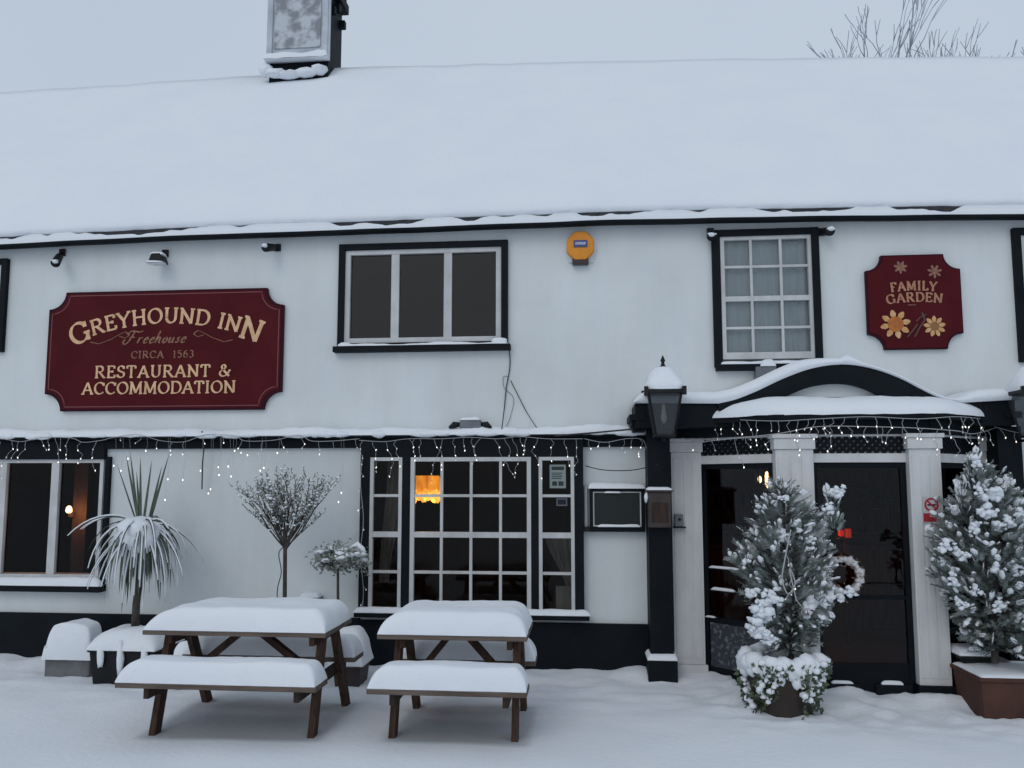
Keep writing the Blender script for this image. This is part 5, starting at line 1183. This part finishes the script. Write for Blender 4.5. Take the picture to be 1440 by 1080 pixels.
for i in range(900):
    a = random.uniform(math.pi * .9, math.pi * 2.1); z = .02 + .42 * random.random() ** .8; 
    if nz(a * 1.6, z * 4, 2) < -.05: continue
    r_ = .25 + .07 * z / .4 + random.uniform(0, .05); q = Vector((cxp_ + r_ * math.cos(a), yp + r_ * math.sin(a), z)); e = Vector((math.cos(a) * .4 + random.uniform(-.7, .7), math.sin(a) * .4, random.uniform(-1, .3))).normalized() * random.uniform(.03, .055); s_ = e.orthogonal().normalized() * .02
    lv.add([q, q + e * .45 + s_, q + e, q + e * .45 - s_], [(0, 1, 2, 3)])
    if random.random() < .20: lumps(sn, [q + Vector((0, -.012, .012))], .022, 0, .9, True)
mk('ivy', lv, LEAF, pt)
for k in range(40):
    a = math.pi * 2 * k / 40; sn.blob((cxp_ + .285 * math.cos(a), yp + .285 * math.sin(a), .41 - .02 * math.sin(k * 1.3)), (.085, .075, .06 + .03 * abs(math.sin(k * .9))), .3, k); sn.blob((cxp_ + .30 * math.cos(a), yp + .30 * math.sin(a), .34 - .05 * math.sin(k * 1.9)), (.05, .04, .06), .5, k + 7) if k % 3 else None
mk('snow_cover', sn, SNOW, pt, smooth=True)
# second conifer, larger, in a terracotta trough at the right edge
Yt = -.98; cx = X_(1392)
prof = [(Z_(915, 1380), .08, .30), (Z_(890, 1380), .18, .42), (Z_(860, 1380), .27, .46), (Z_(815, 1380), .37, .48), (Z_(770, 1380), .37, .46), (Z_(735, 1380), .27, .40), (Z_(700, 1380), .17, .28), (Z_(675, 1380), .07, .10), (Z_(660, 1380), .04, .05)]
t = thing('potted_conifer', 'taller heavily snowed conifer in the terracotta trough at the right edge', 'tree', (cx, Yt, 0), group='potted conifers by the porch')
sn = conifer(t, cx, Yt, Z_(915, 1380), prof, 1500, 8, -.02, tips=((X_(1372), Z_(643, 1372), .10, .34), (X_(1356), Z_(692, 1352), .05, .2), (X_(1402), Z_(700, 1402), .12, .2), (X_(1432), Z_(722, 1432), .10, .2)), sr=.0195)
for a, b, r_ in ((1402, 698, .085), (1385, 720, .07), (1370, 742, .05), (1432, 728, .06), (1412, 735, .07), (1330, 765, .05), (1352, 780, .045), (1338, 815, .045), (1400, 800, .05), (1372, 830, .04), (1405, 850, .055), (1352, 850, .04), (1430, 800, .05), (1374, 655, .04), (1378, 690, .04)):
    clump(sn, W(a, b, Yt - .30), r_ * .95, a)
mk('snow_cover', sn, SNOW, t, smooth=True)
fx0, fx1 = W(1379, 950, Yt - .28).x, W(1379, 950, Yt - .28).x + 1.0
p = thing('terracotta_trough', 'reddish brown rectangular trough at the foot of the right conifer', 'planter', ((fx0 + fx1) / 2, Yt, 0))
mb = MB(); mb.hexa([(x, y, z) for z, k in ((-.06, .03), (.30, 0)) for y in (Yt - .28 + k, Yt + .22 - k) for x in (fx0 + k, fx1 - k)]); mb.box(fx0 - .015, fx1 + .015, Yt - .295, Yt + .235, .30, .335); tr = mk('trough', mb, TERRA, p, bevel=.008)
mb = MB(); mb.pad(fx0, fx1, Yt - .29, Yt + .23, .33, .03, .04, .05, .01, 5, 30, 10); mk('snow_cover', mb, SNOW, tr, smooth=True)
random.seed(4)
x0, x1 = W(1346, 920, -.8).x, W(1392, 920, -.8).x
p = thing('black_trough', 'black box planter with a snowy lid beside the right front pier', 'planter', ((x0 + x1) / 2, -.75, 0))
mb = MB(); mb.box(x0 + .02, x1, -.86, -.6, -.06, .0 + W(1370, 922, -.88).z - .04); mb.box(x0 - .01, x1, -.88, -.58, W(1370, 922, -.88).z - .035, W(1370, 922, -.88).z); tr = mk('box', mb, METAL, p, bevel=.006)
mb = MB(); mb.pad(x0 - .02, x1 + .02, -.90, -.57, W(1370, 922, -.88).z, .06, .06, .06, .015, 5, 24, 10); mk('snow_cover', mb, SNOW, tr, smooth=True)
# wreath on the door
p = W(1184, 809, YF + .02); yw = FA[1] - .06
t = thing('door_wreath', 'round twiggy wreath caked with snow hanging on the dark door', 'wreath', (p.x, yw, p.z))
mb = MB(); rg = MB(); sn = MB(); random.seed(3); rw = .145
rg.tube([(p.x + rw * math.cos(R(a)), yw, p.z + rw * math.sin(R(a))) for a in range(0, 361, 12)], .03, 8)
for i in range(260):
    a = random.uniform(0, 6.28); q = Vector((p.x + rw * math.cos(a), yw, p.z + rw * math.sin(a))) + Vector((random.gauss(0, .02), random.uniform(-.04, .0), random.gauss(0, .02))); e = Vector((random.uniform(-1, 1), random.uniform(-1, 0), random.uniform(-1, 1))).normalized() * .04; s_ = e.orthogonal().normalized() * .01
    rg.add([q, q + e * .5 + s_, q + e, q + e * .5 - s_], [(0, 1, 2, 3)])
for k in range(22):
    a = 2 * math.pi * k / 22; sn.blob((p.x + (rw + .01 * math.sin(k * 3)) * math.cos(a), yw - .034, p.z + rw * math.sin(a)), (.034 + .010 * math.sin(k * 2.1), .028, .032 + .008 * math.cos(k * 1.7)), .6, k)
mk('ring', rg, mat('wreath_twigs', (.16, .11, .08), .9, (.28, .22, .18), 20, 4), t); mk('snow_cover', sn, mat('wreath_snow', (.55, .50, .48), .9, (.75, .78, .82), 18, 3), t, smooth=True)

# ================================================================ icicle light strings
BV = bpy.data.meshes.new('bulb'); mbb = MB(); mbb.add([(v[0] * .0052, v[1] * .0052, v[2] * .011) for v in ICO1_V], ICO1_F); BV.from_pydata(mbb.v, [], mbb.f); BV.materials.append(BULB); BV2 = BV.copy(); BV2.materials[0] = BULBM
def string(label, main, drops, seed, r=.0027, bm=.16, maxb=95, lit=.45, dl=(.05, .26)):
    """main: points of the carrier wire; drops hang from it every so often"""
    random.seed(seed); P = smooth([Vector(p) for p in main], 6) ; P = [Vector(p) for p in P]
    t = thing('icicle_lights', label, 'string lights', tuple(P[0]), group='icicle light strings under the ledge and porch')
    mb = MB(); mb.tube(P, r * 1.3, 4); L = [0]
    for a, b in zip(P, P[1:]): L.append(L[-1] + (b - a).length)
    bulbs = []; u = random.uniform(.02, bm)
    while u < L[-1]:
        i = max(k for k in range(len(L)) if L[k] <= u); a = P[i].lerp(P[min(i + 1, len(P) - 1)], (u - L[i]) / max(1e-6, L[min(i + 1, len(P) - 1)] - L[i]))
        h = random.choice(drops) * random.uniform(.7, 1.2); q = a.copy(); D = [q.copy()]; k = 0
        while h > 0:
            q = q + Vector((random.gauss(0, .021), random.gauss(0, .012), -.045)); h -= .045; D.append(q.copy()); k += 1
            if k % 2 == 0 or h <= 0: bulbs.append(q.copy())
        mb.tube(D, r * .8, 4, False); u += bm * random.uniform(.55, 1.5)
    mk('wire', mb, WIREW, t); random.shuffle(bulbs)
    for q in bulbs[:maxb]:
        if random.random() > .9: continue
        o = bpy.data.objects.new('bulb', BV if random.random() < .5 else BV2); col.objects.link(o); o.parent = t; o.matrix_parent_inverse = Matrix.Translation(-t.location); o.location = q; o.rotation_euler = (random.uniform(-.6, .6), random.uniform(-.6, .6), 0)
def wl(pts, Y): return [W(a, b, Y) for a, b in pts]
string('icicle lights over the lower left window', wl([(-40, 619), (0, 617), (30, 621), (60, 615), (100, 616), (118, 622), (150, 618)], -.2), [.12, .18, .28, .38], 1, bm=.12)
string('icicle lights looping under the snowy ledge over the palm and slim trees', wl([(150, 617), (185, 611), (200, 612), (228, 620), (260, 621), (290, 611), (330, 613), (345, 620), (385, 619), (420, 612), (438, 620), (470, 620), (505, 617)], -.19), [.06, .08, .09, .12], 2, bm=.17)
string('icicle lights hanging across the top of the bay window', wl([(505, 619), (540, 621), (575, 617), (620, 617), (660, 615), (700, 617), (730, 614), (770, 617), (820, 617)], -.2), [.14, .2, .26, .34], 3, bm=.10)
string('icicle lights from the bay window to the left porch lantern', wl([(822, 617), (850, 622), (880, 617), (903, 618), (912, 632), (940, 640)], -.26), [.05, .1, .16], 4, bm=.13)
fz = [(px, py, Y) for px, py, Y in ((1006, 594, -.3), (1020, 590, -.5), (1092, 592, -.93), (1150, 589, -.93), (1220, 586, -.93), (1290, 589, -.93), (1340, 586, -.92), (1372, 588, -.6), (1394, 592, -.3))]
string('icicle lights along the snowy edge of the porch roof', [W(*q) for q in fz], [.08, .12, .18], 5, bm=.11, r=.0031)
fz = [(px, py, Y) for px, py, Y in ((960, 616, -.25), (985, 622, -.4), (1000, 620, -.5), (1092, 610, -.87), (1150, 600, -.87), (1220, 600, -.87), (1290, 602, -.87), (1345, 606, -.87), (1370, 610, -.6), (1405, 600, -.3))]
string('lower icicle light string in front of the porch lattice', [W(*q) for q in fz], [.06, .1, .24], 6, bm=.17, r=.0031)
string('icicle lights trailing down the dark post at the right edge', wl([(1398, 600), (1420, 606), (1450, 612)], -.42), [.1, .2, .3], 7, bm=.10)
string('light string wound down the black edge left of the bay window', wl([(510, 640), (507, 680), (511, 730), (507, 780), (511, 830), (508, 868)], -.14), [.02, .04], 8, bm=.16)
string('pale string lights draped round the conifer left of the door', [W(1112, 745, -1.42), W(1103, 790, -1.5), W(1100, 815, -1.52), W(1108, 835, -1.52), W(1118, 820, -1.5), W(1110, 800, -1.5), W(1120, 845, -1.5)], [.02, .05], 9, bm=.15, r=.005)
# loose bulbs that dangle in front of the white wall
random.seed(31)
t = thing('dangling_lights', 'scattered small bulbs dangling on hair thin wire between the palm and slim tree', 'string lights', tuple(W(300, 640, -.15)))
mb = MB(); B = [(160, 655), (170, 662), (236, 674), (257, 675), (232, 703), (282, 662), (307, 657), (321, 656), (325, 670), (296, 688), (293, 694), (205, 634), (180, 645), (330, 634), (480, 693), (476, 706), (390, 637), (366, 662), (371, 658), (308, 668), (348, 640)]
for a, b in B:
    q = W(a, b, -.16); top = Vector((q.x + .02, -.18, zt - .02)); mb.tube([top, top.lerp(q, .5) + Vector((.015, 0, 0)), q], .0011, 3, False)
mk('wire', mb, WIREW, t)
for a, b in B:
    o = bpy.data.objects.new('bulb', BV); col.objects.link(o); o.parent = t; o.matrix_parent_inverse = Matrix.Translation(-t.location); o.location = W(a, b, -.16); o.scale = (1.3, 1.3, 1.1)

# ================================================================ bare trees beyond the roof
def bare_tree(x, y, H, seed, label, spread=1.0):
    random.seed(seed); t = thing('bare_tree', label, 'tree', (x, y, 0), group='bare trees beyond the roof'); tk = MB(); br = MB()
    tk.tube([(x, y, -.1), (x + .1, y, H * .35), (x - .1, y, H * .6)], [.32, .25, .16], 8)
    def grow(p, d, L, r, dep):
        P = [p]; n = 3
        for i in range(n):
            d = (d + Vector((random.uniform(-.22, .22), random.uniform(-.22, .22), .0))).normalized(); p = p + d * L / n; P.append(p)
        br.tube(P, [max(r, .012) * (1 - .12 * i) for i in range(n + 1)], 4 if r < .05 else 6, False)
        if dep == 0: return
        for k in range(3 if dep > 2 else 2):
            a = random.uniform(0, 6.28); s = random.uniform(.35, .75) * spread
            grow(P[-1] if k < 2 else P[-2], (d + Vector((math.cos(a) * s, math.sin(a) * s, .12))).normalized(), L * random.uniform(.6, .78), r * .62, dep - 1)
    for k in range(5):
        a = 1.257 * k + seed; grow(Vector((x - .1, y, H * (.42 + .04 * k))), Vector((math.cos(a) * .6 * spread, math.sin(a) * .5 * spread, 1)).normalized(), H * .21, .06, 5)
    top = max(v[2] for v in br.v); z0 = H * .4
    br.v = [(x + (v[0] - x) * .85, v[1], v[2] if v[2] < z0 else z0 + (v[2] - z0) * (H - z0) / (top - z0)) for v in br.v]
    mk('trunk', tk, TWIG, t, smooth=True); mk('crown', br, TWIG, t)
for (px, top, y, H, sd, lab, sp) in ((1172, 58, 15, 0, 2, 'faint bare tree, only two twig tips showing left of the others above the roof', .6),
                               (1268, 18, 14, 0, 5, 'bare tree with a dark forked bunch of twigs rising over the ridge', .5),
                               (1345, 24, 15, 0, 9, 'frosty bare tree with thin upright twigs over the right part of the ridge', .8),
                               (1430, 30, 14, 0, 14, 'dense bare tree at the right edge above the ridge', .9)):
    q = W(px, top, y); bare_tree(q.x, y, q.z * .942, sd, lab, sp)
